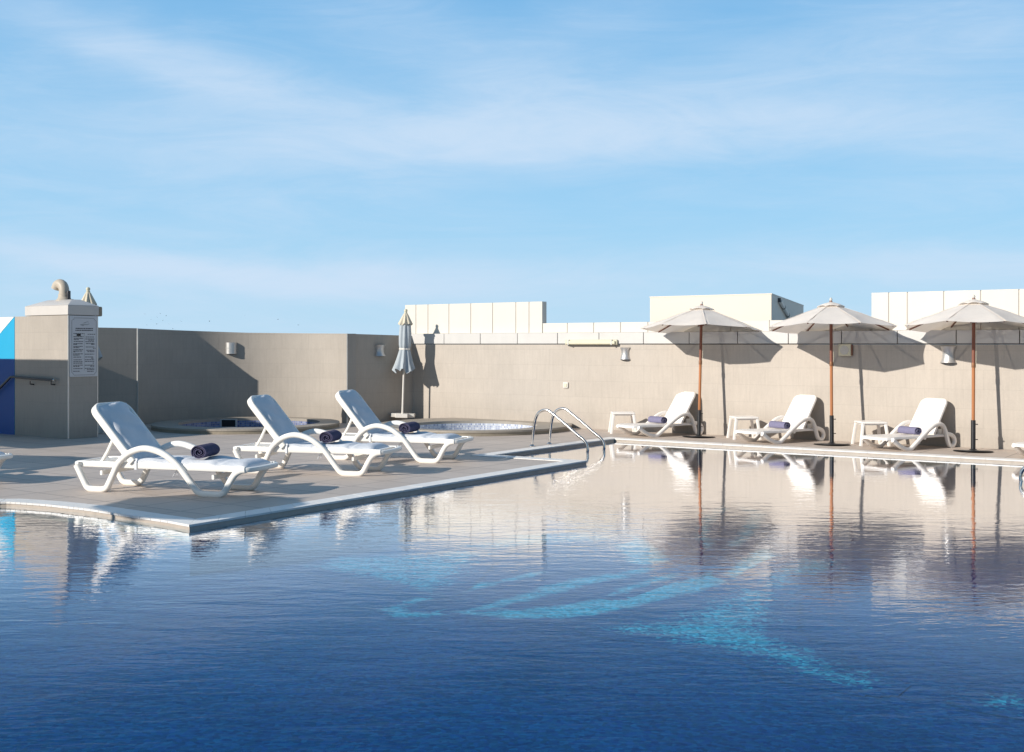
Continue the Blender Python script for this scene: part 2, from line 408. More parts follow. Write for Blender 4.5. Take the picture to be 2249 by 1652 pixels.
haze = t.ramp(t.math('DIVIDE', el, 1.2), [(0.0,(4.6,7.5,9.6)),(0.10,(3.05,6.4,9.4)),(0.25,(2.0,5.0,8.5)),(0.40,(1.6,3.7,6.5)),(1.0,(1.3,2.7,4.7))])
skyc = t.mix(0.90, sky.outputs[0], haze)
side = t.math('MINIMUM', t.math('MAXIMUM', t.math('MULTIPLY_ADD', DY, 1.1, 0.40), 0.55), 1.0)   # sky dimmed away from the view to cut fill light on shaded walls
skyc = t.mix(1.0, skyc, side, 'MULTIPLY')
cloud = t.mix(dens, skyc, c4((6.3,7.7,9.4)))
bg = t.n('ShaderNodeBackground', i_Strength=0.1); t.link(cloud, bg.inputs[0])
wo = t.n('ShaderNodeOutputWorld'); t.link(bg.outputs[0], wo.inputs[0])

cam = bpy.data.cameras.new('camera'); co = bpy.data.objects.new('camera', cam); C.objects.link(co); scene.camera = co
cam.sensor_width = 36; cam.lens = 36*F/2249; cam.clip_end = 5000; cam.clip_start = 0.05
cam.shift_y = (HY - 826.1)/2249
co.location = (0,0,EYE); co.rotation_euler = (PI/2, 0, math.atan2(ST, CT))
scene.view_settings.view_transform = 'Standard'; scene.view_settings.look = 'None'; scene.view_settings.exposure = 0
scene.cycles.max_bounces = 8; scene.cycles.transparent_max_bounces = 12; scene.cycles.glossy_bounces = 4
scene.cycles.caustics_reflective = False; scene.cycles.caustics_refractive = False
scene.cycles.sample_clamp_indirect = 8

# ---------------------------------------------------------------- ground, deck, pool
WV = 18.78                          # face of the long wall
o = MB().add([(-3000,-3000,-1.6),(3000,-3000,-1.6),(3000,3000,-1.6),(-3000,3000,-1.6)], [[0,1,2,3]]).build('ground', M['ground'], smooth=0); struct(o)

lp = []
for (x, y) in [(0,1104),(45,1105.6),(100,1109.6),(150,1115),(198,1120.5),(283,1133.5),(368,1146)]:
    g = gp(x, y); lp.append((g.x, g.y))
left_curve = [cu(-5.9,9.4), cu(-5.86,10.3), cu(-5.72,11.05), cu(-5.5,11.5)] + lp
left_curve = [(p.x, p.y) for p in spline([(a,b,0) for a,b in left_curve], 4)]
C1 = (-8.216, 6.668)
POOL = left_curve + [C1, (-8.25,13.56), (-9.80,13.47), (-9.80,17.0), (-2.45,17.06), (-2.45,13.45), (4.0,13.45), cu(11.2,8.4), cu(11.2,2.5), cu(-5.9,2.5)]
area = sum(POOL[i][0]*POOL[(i+1)%len(POOL)][1]-POOL[(i+1)%len(POOL)][0]*POOL[i][1] for i in range(len(POOL)))
if area < 0: POOL.reverse()
def offset(P, d):                  # outward for a counter-clockwise loop
    out = []; n = len(P)
    for i in range(n):
        a, b, c = Vector(P[i-1]), Vector(P[i]), Vector(P[(i+1)%n])
        e1 = (b-a).normalized(); e2 = (c-b).normalized()
        n1 = Vector((e1.y,-e1.x)); n2 = Vector((e2.y,-e2.x))
        k = (n1+n2); k = k/max(k.dot(n1), 0.35) if k.length > 1e-6 else n1
        out.append((b.x+k.x*d, b.y+k.y*d))
    return out
COPW = 0.235
OUT = offset(POOL, COPW)
# deck with the pool cut out
bm = bmesh.new()
def loop(P, z):
    vs = [bm.verts.new((p[0],p[1],z)) for p in P]
    return [bm.edges.new((vs[i], vs[(i+1)%len(vs)])) for i in range(len(vs))]
def spa_hole(ix, iy, Ri, lim):
    c = cu(ix, iy); return [lim(c[0]+Ri*math.cos(2*PI*k/72), c[1]+Ri*math.sin(2*PI*k/72)) for k in range(72)]
def lim_round(x, y):
    j = cu(-5.15,22.2); d = math.hypot(x-j[0], y-j[1]); f = min(1, 1.812/d); return (j[0]+(x-j[0])*f, j[1]+(y-j[1])*f)
H1 = spa_hole(-5.15,22.35,1.362,lim_round); H2 = spa_hole(-0.77,21.58,1.252,lambda x, y: (x, min(y, WV-0.11)))
es = loop([(-34,-14),(14,-14),(14,19.2),(-34,19.2)], 0) + loop(OUT, 0) + loop(H1, 0) + loop(H2, 0)
bmesh.ops.triangle_fill(bm, use_beauty=True, edges=es)
bmesh.ops.recalc_face_normals(bm, faces=bm.faces)
me = bpy.data.meshes.new('pool_deck'); bm.to_mesh(me); bm.free()
if me.polygons[0].normal.z < 0: me.flip_normals()
deck = bpy.data.objects.new('pool_deck', me); C.objects.link(deck); me.materials.append(M['deck']); struct(deck)
# coping: one band of tiles round the pool, cut every 30 cm
mb = MB(); n = len(POOL); bed = MB()
for i in range(n):
    a, b = Vector(POOL[i]), Vector(POOL[(i+1)%n]); ao, bo = Vector(OUT[i]), Vector(OUT[(i+1)%n])
    Ln = (b-a).length; k = max(1, round(Ln/0.33))
    for j in range(k):
        t0, t1 = j/k, (j+1)/k; gp_ = 0.0025/Ln
        t0 += gp_; t1 -= gp_
        P = [a.lerp(b,t0), a.lerp(b,t1), ao.lerp(bo,t1), ao.lerp(bo,t0)]
        mb.prism([(p.x,p.y) for p in P], -0.012, 0.007+random.uniform(0,0.0015))
    bed.prism([(p.x,p.y) for p in (a+(ao-a)*0.04, b+(bo-b)*0.04, bo-(bo-b)*0.02, ao-(ao-a)*0.02)], -0.15, -0.015)
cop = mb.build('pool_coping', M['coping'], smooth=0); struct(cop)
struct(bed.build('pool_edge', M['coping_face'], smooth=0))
# basin
inner = offset(POOL, 0.02); n = len(inner); FZ = -0.46
bw = MB().add([(p[0],p[1],-0.155) for p in inner]+[(p[0],p[1],FZ) for p in inner], [[i,(i+1)%n,n+(i+1)%n,n+i] for i in range(n)])
struct(bw.build('pool_wall', M['pool_wall'], smooth=0))
struct(MB().add([(p[0],p[1],FZ) for p in inner], [list(range(n))]).build('pool_floor', M['pool_floor'], smooth=0))
wat = MB().add([(p[0],p[1],-0.042) for p in offset(POOL,0.005)], [list(range(n))]).build('pool_water', M['water'], smooth=0, recalc=False); struct(wat)

# turquoise flower laid into the floor
def fpt(x, y): return gp((700+1.0227*x)*.7497, (1300+1.0227*y)*.7497, FZ+0.004)
def rough_poly(P, k=6, amp=0.05, smooth=True):
    Q = [fpt(*p) for p in P]; Q = spline(Q+[Q[0]], k)[:-1] if smooth else Q
    for q in Q: q.x += random.uniform(-amp,amp); q.y += random.uniform(-amp,amp)
    return Q
PET = []
def fill(mb, Q, dz, wd):
    """fine grid over the outline; 'fade' runs from 0 outside to 1 well inside so the tiles thin out at the edge"""
    n = len(Q); g = 0.04; fades = []; idx = {}
    def sd(x, y):
        best = 1e9; ins = False
        for k in range(n):
            a, b = Q[k], Q[(k+1)%n]; ex, ey = b.x-a.x, b.y-a.y
            tt = max(0, min(1, ((x-a.x)*ex+(y-a.y)*ey)/(ex*ex+ey*ey+1e-12)))
            best = min(best, (x-a.x-ex*tt)**2+(y-a.y-ey*tt)**2)
            if (a.y > y) != (b.y > y) and x < a.x+(y-a.y)/(b.y-a.y)*ex: ins = not ins
        return math.sqrt(best) if ins else -math.sqrt(best)
    x0, x1 = min(q.x for q in Q)-wd, max(q.x for q in Q)+wd; y0, y1 = min(q.y for q in Q)-wd, max(q.y for q in Q)+wd
    nx, ny = int((x1-x0)/g)+1, int((y1-y0)/g)+1
    D = [[sd(x0+a*g, y0+b*g) for b in range(ny+1)] for a in range(nx+1)]
    def vid(a, b):
        if (a, b) not in idx:
            idx[(a, b)] = len(mb.v); mb.v.append((x0+a*g, y0+b*g, FZ+0.002+dz)); f = max(0, min(1, (D[a][b]+wd)/(2*wd))); fades.append(f*f*(3-2*f))
        return idx[(a, b)]
    for a in range(nx):
        for b in range(ny):
            if max(D[a][b], D[a+1][b], D[a][b+1], D[a+1][b+1]) > -wd: mb.f.append([vid(a,b), vid(a+1,b), vid(a+1,b+1), vid(a,b+1)])
    return fades
strokes = [
 [(412,478),(500,441),(580,424),(700,397),(850,368),(860,374),(720,408),(600,437),(520,452),(470,470),(520,484),(600,474),(690,466),(640,484),(540,494),(450,492)],
 [(620,480),(720,455),(820,430),(900,400),(1000,380),(1120,362),(1220,330),(1232,338),(1150,372),(1030,398),(940,420),(850,446),(740,468),(700,478),(820,472),(960,455),(1100,428),(1250,395),(1400,352),(1520,322),(1540,334),(1420,388),(1290,430),(1130,468),(980,496),(840,502),(700,494)],
 [(1050,432),(1130,400),(1240,372),(1250,380),(1150,412),(1070,438)],
 [(1060,268),(1130,262),(1190,290),(1230,330),(1180,348),(1110,335)],
 [(1330,300),(1312,250),(1345,195),(1420,172),(1440,178),(1375,205),(1345,250),(1352,296)],
 [(1400,295),(1440,240),(1455,200),(1420,180),(1470,185),(1512,205),(1490,240),(1440,290)],
 [(1390,372),(1440,330),(1500,300),(1560,330),(1520,365),(1450,395)]]
for i, s in enumerate(strokes):
    mb = MB(); fd = fill(mb, rough_poly(s, 4, 0.01), 0.0004*i, 0.10); PET.append(('petal_outline', mb, M['petal'], fd))
specks = [
 [(205,352),(300,326),(430,322),(560,312),(660,296),(790,262),(700,318),(640,360),(600,395),(556,424),(500,408),(430,396),(320,372)],
 [(1050,530),(1240,508),(1330,470),(1450,425),(1500,398),(1518,470),(1512,540),(1600,590),(1700,640),(1800,692),(1640,664),(1500,604),(1350,580),(1200,552)],
 [(1500,398),(1560,350),(1640,330),(1730,345),(1640,372),(1540,410)],
 [(2150,738),(2200,728),(2270,730),(2290,745),(2220,752)],
 [(640,296),(800,262),(980,258),(1060,275),(900,286),(760,300)]]
for i, s in enumerate(specks):
    mb = MB(); fd = fill(mb, rough_poly(s, 4, 0.02), 0.003+0.0004*i, 0.22); PET.append(('petal_patch', mb, M['petal_speckled'], fd))
mosaic = thing('floor_mosaic', 'turquoise flower mosaic laid into the dark blue pool floor', 'mosaic', (0,0,FZ))
for nm, mm, mt, fd in PET:
    mm.v = [(a,b,c-FZ) for a,b,c in mm.v]; po = mm.build(nm, mt, mosaic, smooth=0, recalc=False); po.data.attributes.new('fade', 'FLOAT', 'POINT').data.foreach_set('value', fd)

# ---------------------------------------------------------------- the long wall and what stands on it
struct(MB().add([(-16.5,19.1,1.5),(14,19.1,1.5),(14,60,1.5),(-16.5,60,1.5)],[[0,1,2,3]]).build('bounce_slab', M['concrete'], smooth=0))  # unseen slab added behind the wall to bounce sun onto the roof box
lw = thing('boundary_wall', 'long sunlit taupe tiled wall behind the parasols with white cladding along its top', 'wall', (-15.85,WV,0))
def rel(mb, o):
    mb.v = [(a-o.location[0], b-o.location[1], c-o.location[2]) for a,b,c in mb.v]; return mb
UR = 6.0
rel(MB().box(-15.95, UR, WV, WV+0.30, -0.2, 1.62), lw).build('wall_body', M['wall'], lw)
rel(MB().box(-15.93, UR, WV+0.012, WV+0.29, 1.621, 1.835), lw).build('cladding_backing', M['dark_joint'], lw)
seams = [912,977,1056.5,1138,1226,1317,1414.6,1515,1621,1732.6,1849,1971.7,2101,2240]
us = [wp(x,745,WV).x for x in seams] + [wp(2240,745,WV).x + 0.9*k for k in range(1,9)]
us[0] = -15.93
for a, b in zip(us[:-1], us[1:]):
    rel(MB().box(a+0.007, b-0.007, WV-0.028+random.uniform(-.002,.002), WV+0.29, 1.637, 1.848), lw).build('cladding_panel', M['cladding'], lw, bevel=0.004)

def parapet(name, label, x0, x1, seams, v0, v1, z0, z1, u1=None, gap=0.016):
    a = wp(x0,700,v0).x; b = u1 if u1 is not None else wp(x1,700,v0).x
    o = thing(name, label, 'parapet', (a,v0,z0))
    rel(MB().box(a+0.01, b-0.01, v0+0.012, v1-0.012, z0, z1-0.012), o).build('parapet_core', M['render_shade'], o)
    ss = [a] + [wp(x,700,v0).x for x in seams if (wp(x,700,v0).x < b-0.05)] + [b]
    for p, q in zip(ss[:-1], ss[1:]):
        rel(MB().box(p+gap/2, q-gap/2, v0, v1, z0+0.002, z1), o).build('parapet_panel', M['panel'], o, bevel=0.004)
    return o
P0, P1 = WV+0.14, WV+0.30
xa, xb = wp(889,700,P0).x, wp(1191.5,700,P0).x
parapet('tall_parapet', 'tall white panelled parapet on the wall behind the closed parasol', 889, 1191.5, [913.5,940,986,1034,1082,1133,1162], P0, P1, 1.85, 2.48)
xr0 = wp(1913,700,P0).x
parapet('low_parapet', 'low white panelled parapet running between the two tall parapets', 1191.5, 1913, [1246,1304,1363,1423,1480,1540,1605,1690,1760,1835], P0+0.01, P1-0.01, 1.85, 2.045, u1=xr0-0.003)
bpy.data.objects['low_parapet'].location.x += 0.0
parapet('tall_parapet', 'tall white panelled parapet above the right-hand parasols', 1913, 2400, [1952,1993,2073,2154,2238,2330,2430,2540], P0, P1, 1.85, 2.48, u1=UR)
# the plain stair-head box behind
bv = WV+0.85
f0, f1 = wp(1427,700,bv), wp(1695,700,bv)
def side_pt(d):
    a = Vector((f1.x,f1.y,0)); e = Vector((*cu(6.89,26.9),0))-a; return a + e*d
b1 = side_pt(1.0); b0 = Vector((f0.x-0.3, f0.y+4.2, 0))
hb = thing('stair_head', 'plain cream rendered roof box with a shaded right side rising behind the low parapet', 'roof box', (f0.x,f0.y,0.0))
rel(MB().prism([(f0.x,f0.y),(f1.x,f1.y),(b1.x,b1.y),(b0.x,b0.y)], -0.2, 2.545), hb).build('box_wall', M['render'], hb, bevel=0.015)
cap = [(f0.x-.004,f0.y-.004),(f1.x+.004,f1.y-.004),(b1.x+.004,b1.y+.004),(b0.x-.004,b0.y+.004)]
rel(MB().prism(cap, 2.530, 2.552), hb).build('roof_flashing', M['render'], hb)
# pipe arm on its shaded side
def on_side(x, y):
    tt = (x-HX)/F; a = side_pt(0); e = side_pt(1)-a
    # cam coords
    def cam(p): return (CT*p.x+ST*p.y, -ST*p.x+CT*p.y)
    A, Bv = cam(a), (cam(side_pt(1))[0]-cam(a)[0], cam(side_pt(1))[1]-cam(a)[1])
    d = (tt*A[1]-A[0])/(Bv[0]-tt*Bv[1]); Y = A[1]+Bv[1]*d
    p = side_pt(d); return Vector((p.x+0.05, p.y-0.02, EYE-(y-HY)*Y/F))
q0, q1 = on_side(1709,662), on_side(1733,704)
arm = thing('pipe_arm', 'white diagonal pipe arm with dark clamps on the shaded side of the roof box', 'pipe', tuple(q0))
rel(MB().tube([q0, q1+(q1-q0)*0.3], 0.035, 8), arm).build('pipe', M['white_paint'], arm)
for k in (0.30, 0.70):
    p = q0+(q1-q0)*k
    rel(MB().tube([p-(q1-q0).normalized()*0.025, p+(q1-q0).normalized()*0.02], 0.042, 8), arm).build('clamp', M['grey_metal'], arm)
rel(MB().obox((q0.x-0.02,q0.y+0.0), 0.4, 0.03, 0.03, q0.z-0.02, q0.z+0.06), arm).build('bracket', M['grey_metal'], arm, bevel=0.006)

# ---------------------------------------------------------------- curved niche, return wall, left wall
JC = Vector((*cu(-5.15,22.2),0)); JR = 2.13
S0 = Vector((*cu(-7.567,23.0),0))
E0 = Vector((*cu(-3.38,23.34),0)); E1 = Vector((-15.80, WV, 0))
def cam_of(p): return (CT*p.x+ST*p.y, -ST*p.x+CT*p.y)
a0 = math.atan2(23.0-22.2, -7.567+5.15); a0 = a0 if a0 > 0 else a0+2*PI
a1 = math.atan2(23.34-22.2, -3.38+5.15)
inn, outr, tops = [], [], []
N = 40
r0 = math.hypot(23.0-22.2, -7.567+5.15); r1 = math.hypot(23.34-22.2, -3.38+5.15)
for k in range(N+1):
    s = k/N; a = a0+(a1-a0)*s; r = r0+(r1-r0)*s-0.16*math.sin(PI*s)
    inn.append(cu(-5.15+r*math.cos(a), 22.2+r*math.sin(a))); outr.append(cu(-5.15+(r+.2)*math.cos(a), 22.2+(r+.2)*math.sin(a)))
    tops.append(1.946-0.073*min(1,s/0.45) - 0.029*max(0,(s-0.45)/0.55))
nw = thing('curved_wall', 'concave taupe tiled wall wrapping the left jacuzzi, half in shadow', 'wall', (JC.x,JC.y,0))
vs = []; fs = []
for k in range(N+1):
    vs += [(*inn[k],-0.2),(*inn[k],tops[k]),(*outr[k],tops[k]),(*outr[k],-0.2)]
for k in range(N):
    for j in range(4): fs.append([k*4+j, k*4+(j+1)%4, k*4+4+(j+1)%4, k*4+4+j])
fs += [[0,1,2,3],[N*4+3,N*4+2,N*4+1,N*4]]
rel(MB().add(vs, fs), nw).build('wall_body', M['wall_grey_shaded'], nw)
rel(MB().obox(inn[0], 0.5, 0.012, 0.012, 0, tops[0]+0.004), nw).build('corner_trim', M['trim'], nw)
rel(MB().obox(inn[-1], 0.6, 0.008, 0.008, 0, tops[-1]+0.004), nw).build('corner_trim', M['trim'], nw)
# return wall from the niche to the long wall
rw = thing('return_wall', 'short shaded tiled wall joining the curved wall to the long wall behind the closed parasol', 'wall', (E0.x,E0.y,0))
dd = (E1-E0).normalized(); nn = Vector((-dd.y, dd.x, 0))
rp = [E0+dd*0.004, E1, E1+nn*0.2, E0+dd*0.004+nn*0.2]
rel(MB().prism([(p.x,p.y) for p in rp], -0.2, [1.842,1.808,1.808,1.842]), rw).build('wall_body', M['wall_grey_shaded'], rw)
# grazing-lit segment between pillar and niche
G0 = Vector((*cu(-9.0,22.2),0))
sg = thing('tiled_wall', 'narrow strip of tiled wall between the notice pillar and the curved wall', 'wall', (S0.x,S0.y,0))
dd = (S0-G0).normalized(); nn = Vector((-dd.y, dd.x, 0)); S0b = S0-dd*0.014
rel(MB().prism([(p.x,p.y) for p in (G0,S0b,S0b+nn*0.2,G0+nn*0.2)], -0.2, [1.97,1.95,1.95,1.97]), sg).build('wall_body', M['wall_grey_shaded'], sg)
# left wall and the pillar at its end
PC = Vector((*cu(-7.6,19.5),0)); PV = PC.y; PU = PC.x
PD = 0.575
lwall = thing('tiled_wall', 'left tiled wall with a blue and white painted panel and a handrail', 'wall', (PU-0.9,PV,0))
rel(MB().box(PU-9, PU-1.27, PV, PV+0.25, -0.2, 2.12), lwall).build('wall_body', M['wall_grey_shaded'], lwall)
mu = wp(32.5,900,PV).x
mz = lambda y: EYE-(y-HY)*20.66/F
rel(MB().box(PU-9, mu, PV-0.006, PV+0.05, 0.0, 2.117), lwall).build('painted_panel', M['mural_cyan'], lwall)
rel(MB().box(PU-9, mu-0.001, PV-0.0085, PV-0.004, 0.0, 1.36), lwall).build('painted_panel', M['mural_cyan_shaded'], lwall)  # shade on the lower panel painted in as darker blue, up to the shadow edge
mu0 = wp(0,950,PV).x; zt = mz(980*0.7497)
tri = MB().add([(mu-0.012,PV-0.010,2.116),(mu-0.012-2*(mu-mu0),PV-0.010,2.116-2*(2.116-zt)),(mu-0.012-2*(mu-mu0),PV-0.010,2.116)], [[0,1,2]])
rel(tri, lwall).build('painted_triangle', M['mural_white'], lwall, smooth=0)
pl = thing('notice_pillar', 'taupe tiled pillar with a pale metal hood carrying the notice board', 'pillar', (PU-0.6,PV+0.3,0))
rel(MB().box(PU-1.268, PU, PV-0.002, PV+PD, -0.2, 2.125), pl).build('pillar_shaft', M['wall_grey_shaded'], pl)
rel(MB().box(PU-0.012, PU+0.006, PV-0.008, PV+0.012, 0, 2.12), pl).build('corner_trim', M['trim'], pl)
rel(MB().box(PU-0.012, PU+0.005, PV+PD-0.012, PV+PD+0.006, 0, 2.12), pl).build('corner_trim', M['trim'], pl)
hx0, hx1, hy0, hy1 = PU-1.27, PU+0.022, PV-0.022, PV+PD+0.012
hood = MB().box(hx0, hx1, hy0, hy1, 2.130, 2.295)
rel(hood, pl).build('hood', M['hood'], pl, bevel=0.006)
hd = MB().add([(hx0,hy0,2.297),(hx1,hy0,2.297),(hx1,hy1,2.297),(hx0,hy1,2.297),(hx0+.35,hy0+.22,2.405),(hx1-.22,hy0+.22,2.405),(hx1-.22,hy1-.22,2.405),(hx0+.35,hy1-.22,2.405)],
   [[3,2,1,0],[4,5,6,7],[0,1,5,4],[1,2,6,5],[2,3,7,6],[3,0,4,7]])
rel(hd, pl).build('hood_roof', M['hood'], pl, bevel=0.006)
# gooseneck vent
vb = wp(141,655,PV+0.3); 
vn = thing('vent_pipe', 'beige gooseneck vent pipe on top of the pillar hood', 'vent pipe', (vb.x,vb.y,2.405))
pr = 0.088
path = spline([(0,0,0),(0,0,0.10),(-0.005,0,0.18),(-0.04,0,0.25),(-0.11,-0.005,0.285),(-0.18,-0.01,0.265),(-0.215,-0.015,0.20)], 5)
MB().tube(path, pr, 18).build('pipe', M['pipe'], vn)
MB().lathe([(0.15,-0.03),(0.14,0.0),(0.115,0.02),(0.105,0.05),(0.10,0.055),(0.10,0.10),(0.094,0.105)], 20).build('collar', M['pipe'], vn)
e = path[-1]; tdir = (path[-1]-path[-2]).normalized()
MB().tube([e-tdir*0.001, e+tdir*0.006], pr*0.8, 16).build('opening', M['dark'], vn)
MB().box(0.11,0.15,-0.03,0.03,-0.01,0.16).box(0.10,0.22,-0.04,0.04,-0.012,0.012).build('bracket', M['grey_metal'], vn, bevel=0.005)
# loudspeaker on the end of the hood
MBs = MB().box(-0.045,0.045,0.0,0.065,-0.085,0.085)
sp0 = Vector((PU-0.03, PV+PD+0.015, 2.20))
spk = thing('speaker_box', 'small brown-grey box fixed to the end of the pillar hood', 'box', tuple(sp0))
MBs.build('housing', M['stone_side'], spk, bevel=0.01)
MB().box(-0.035,0.035,0.065,0.075,-0.07,0.07).build('face_plate', M['pipe'], spk, bevel=0.004)
# notice board
sz0, sz1 = EYE-(828-HY)*19.6/F, 2.118
nb = thing('notice_board', 'tall grey framed pool notice in two columns on the shaded pillar face', 'sign', (PU+0.004, PV+PD/2, (sz0+sz1)/2))
SW = PD-0.03; SH = sz1-sz0
MB().box(0,0.012,-SW/2,SW/2,-SH/2,SH/2).build('board', M['sign'], nb, bevel=0.003)
def ink(name, rects, mat=M['ink'], x=0.0135):
    mb = MB()
    for (y0,y1,z0,z1) in rects: mb.box(x-0.001, x, y0, y1, z0, z1)
    return mb.build(name, mat, nb, smooth=0)
def sgn(px, py):       # position on the board from the close-up photograph (160..700, 290..1490)
    return ((px-160)/540*SW-SW/2, SH/2-(py-290)/1200*SH)
bx0, bz1 = sgn(200,335); bx1, bz0 = sgn(675,1455); cc = 0.045; lw_ = 0.005
fr = MB()
pts = [(bx0+cc,bz1),(bx1-cc,bz1),(bx1-cc*0.9,bz1-cc*0.5),(bx1,bz1-cc),(bx1,bz0+cc),(bx1-cc*0.5,bz0+cc*0.6),(bx1-cc,bz0),(bx0+cc,bz0),(bx0+cc*0.5,bz0+cc*0.6),(bx0,bz0+cc),(bx0,bz1-cc),(bx0+cc*0.9,bz1-cc*0.5)]
fr.sweep([(0.0128,a,b) for a,b in pts], [(lw_/2,0.0008),(-lw_/2,0.0008),(-lw_/2,-0.0008),(lw_/2,-0.0008)], (1,0,0), True)
fr.build('border', M['ink'], nb, smooth=0)
# faint swoosh emblem
sw = MB()
for P in ([(350,465),(400,450),(450,455),(500,452),(535,440),(545,452),(500,470),(440,475),(420,492),(400,488)], [(470,412),(500,400),(530,410),(525,418),(500,412),(485,420)], [(410,440),(440,420),(470,412),(480,424),(450,436)]):
    q = [sgn(*p) for p in P]; sw.add([(0.0136,a,b) for a,b in q], [list(range(len(q)))])
sw.build('emblem', M['ink_faint'], nb, smooth=0)
def line(x0, x1, y, h=11):       # one run of small lettering as word-length dashes
    out = []; x = x0
    while x < x1-4:
        wd = random.uniform(22,60); xe = min(x+wd, x1)
        a, zb = sgn(x, y+h/2); b, zt_ = sgn(xe, y-h/2); out.append((a,b,zb,zt_)); x = xe+random.uniform(5,9)
    return out
ink('heading_line', line(272,610,540,20)); ink('heading_line', line(268,608,577,20))
Lc = [(230,445,642),(230,425,700),(235,420,735),(235,335,760),(235,420,797),(230,415,840),(230,300,853),(230,410,893),(230,345,917),(230,420,958),(230,395,985),(230,265,1000),(225,410,1040),(225,345,1063),(230,390,1103),(232,390,1157),(228,405,1193),(228,410,1222),(228,412,1262),(228,345,1287),(228,405,1330),(225,350,1380)]
Rc = [(505,655,653),(465,630,707),(460,640,747),(520,640,770),(460,640,800),(470,640,838),(575,640,853),(470,640,905),(610,660,932),(480,640,970),(500,640,997),(450,635,1047),(455,620,1103),(575,620,1128),(450,635,1157),(452,635,1190),(605,630,1225),(450,635,1265),(555,635,1287),(450,635,1327),(490,635,1355),(495,625,1388)]
for a,b,y in Lc+Rc: ink('text_line', line(a,b,y,14))
a, zb = sgn(292,690); b, zt_ = sgn(372,645); ink('symbol_block', [(a,b,zb,zt_)], M['black_metal'], 0.0142)
a, zb = sgn(438,1370); b, zt_ = sgn(444,650); ink('divider_line', [(a,b,zb,zt_)], M['ink_faint'], 0.0131)
# white socket box low on the strip of wall
q = dp(292,945.5,21.0)
ob = thing('outlet_box', 'small white outlet box low on the wall beside the pillar', 'outlet', (q.x, q.y, q.z))
q = Vector((*cu(-7.34,20.75),0.10)); ob.location = (q.x,q.y,0.09)
MB().box(-0.055,0.055,-0.05,0.05,-0.055,0.055).build('housing', M['white_paint'], ob, bevel=0.008)
MB().box(-0.02,0.02,-0.09,-0.05,-0.02,0.02).build('cover', M['concrete'], ob, bevel=0.004)
MB().box(-0.012,0.012,-0.012,0.012,-0.09,-0.055).build('conduit', M['concrete'], ob)
# handrail on the left wall
hv = PV-0.075
hp = [wp(160*0.75,835.5,hv), wp(24,827.5,hv), wp(0,852,hv), wp(-45,893,hv), wp(-90,893,hv)]
hr = thing('handrail', 'dark metal handrail bending downwards on the left wall', 'handrail', tuple(hp[0]))
hp = [hp[0]] + [hp[0].lerp(hp[1],0.97), hp[1]+(hp[2]-hp[1])*0.04] + hp[2:]
rel(MB().sweep(hp, rrect(0.045,0.04,0.4), (0,1,0)), hr).build('rail', M['grey_metal'], hr)
for xx in (66, 112):
    p = wp(xx, 836, hv); p.z -= 0.012
    rel(MB().tube([(p.x,p.y,p.z),(p.x,p.y,p.z-0.05),(p.x,PV+0.0,p.z-0.06)], 0.012, 8), hr).build('bracket', M['grey_metal'], hr)
rel(MB().tube([hp[0]-Vector((0.02,0,0)), hp[0]+Vector((0.006,0,0))], 0.026, 10), hr).build('end_cap', M['chrome'], hr)

# ---------------------------------------------------------------- wall fittings
def lamp(name, label, loc, rz, w_=0.23, h_=0.23, boxy=False):
    o = thing(name, label, 'wall lamp', loc, rz, 'up and down lights on the pool walls')
    R = w_/2; prof = []
    for k in range(13):
        s = -1+2*k/12
        rr = R*(1.0 if boxy else 0.70+0.30*s*s); prof.append((rr, s*h_/2))
    vs = []; m = 15
    for (rr, z) in prof:
        for j in range(m):
            a = PI+PI*j/(m-1); vs.append((rr*math.cos(a), rr*math.sin(a)*0.85, z))
    fs = [[i*m+j, i*m+j+1, (i+1)*m+j+1, (i+1)*m+j] for i in range(12) for j in range(m-1)]
    fs += [[i*m, (i+1)*m, (i+1)*m+m-1, i*m+m-1] for i in range(12)]
    fs += [list(range(m)), [12*m+j for j in range(m)]]
    MB().add(vs, fs).build('shade', M['alu'], o)
    vb = []; rb = R*(1.0 if boxy else 0.70)+0.004
    for z in (-0.008, 0.008):
        for j in range(m):
            a = PI+PI*j/(m-1); vb.append((rb*math.cos(a), rb*math.sin(a)*0.85, z))
    MB().add(vb, [[j,j+1,m+j+1,m+j] for j in range(m-1)]).build('band', M['trim'], o)
    MB().box(-R*0.55,R*0.55,-R*0.5,-0.002,-h_/2-0.004,-h_/2+0.001).build('lens', M['dark'], o, smooth=0)
    return o
# on the curved wall: find wall point by bearing
def on_curve(x):
    tt = (x-HX)/F
    for k in range(N):
        a, b = cam_of(Vector((*inn[k],0))), cam_of(Vector((*inn[k+1],0)))
        fa, fb = a[0]-tt*a[1], b[0]-tt*b[1]
        if fa*fb <= 0 and k > 8:
            s = fa/(fa-fb); p = Vector(inn[k]).lerp(Vector(inn[k+1]), s); d = Vector(inn[k+1])-Vector(inn[k])
            Y = a[1]+(b[1]-a[1])*s; return p, math.atan2(d.y,d.x), Y
    return Vector(inn[N//2]), 0, 24
p, ra, Y = on_curve(508)
lamp('wall_lamp', 'silver box-shaped wall lamp on the sunlit part of the curved wall', (p.x,p.y,EYE-(765-HY)*Y/F), ra, 0.23, 0.24, True)
tt = (834-HX)/F; ca, cb = cam_of(E0), cam_of(E1)
s = (tt*ca[1]-ca[0])/((cb[0]-ca[0])-tt*(cb[1]-ca[1])); p = E0.lerp(E1, s); Y = ca[1]+(cb[1]-ca[1])*s
dd = E1-E0
lamp('wall_lamp', 'silver hourglass wall lamp on the shaded return wall', (p.x,p.y,EYE-(770-HY)*Y/F), math.atan2(dd.y,dd.x), 0.26, 0.235)
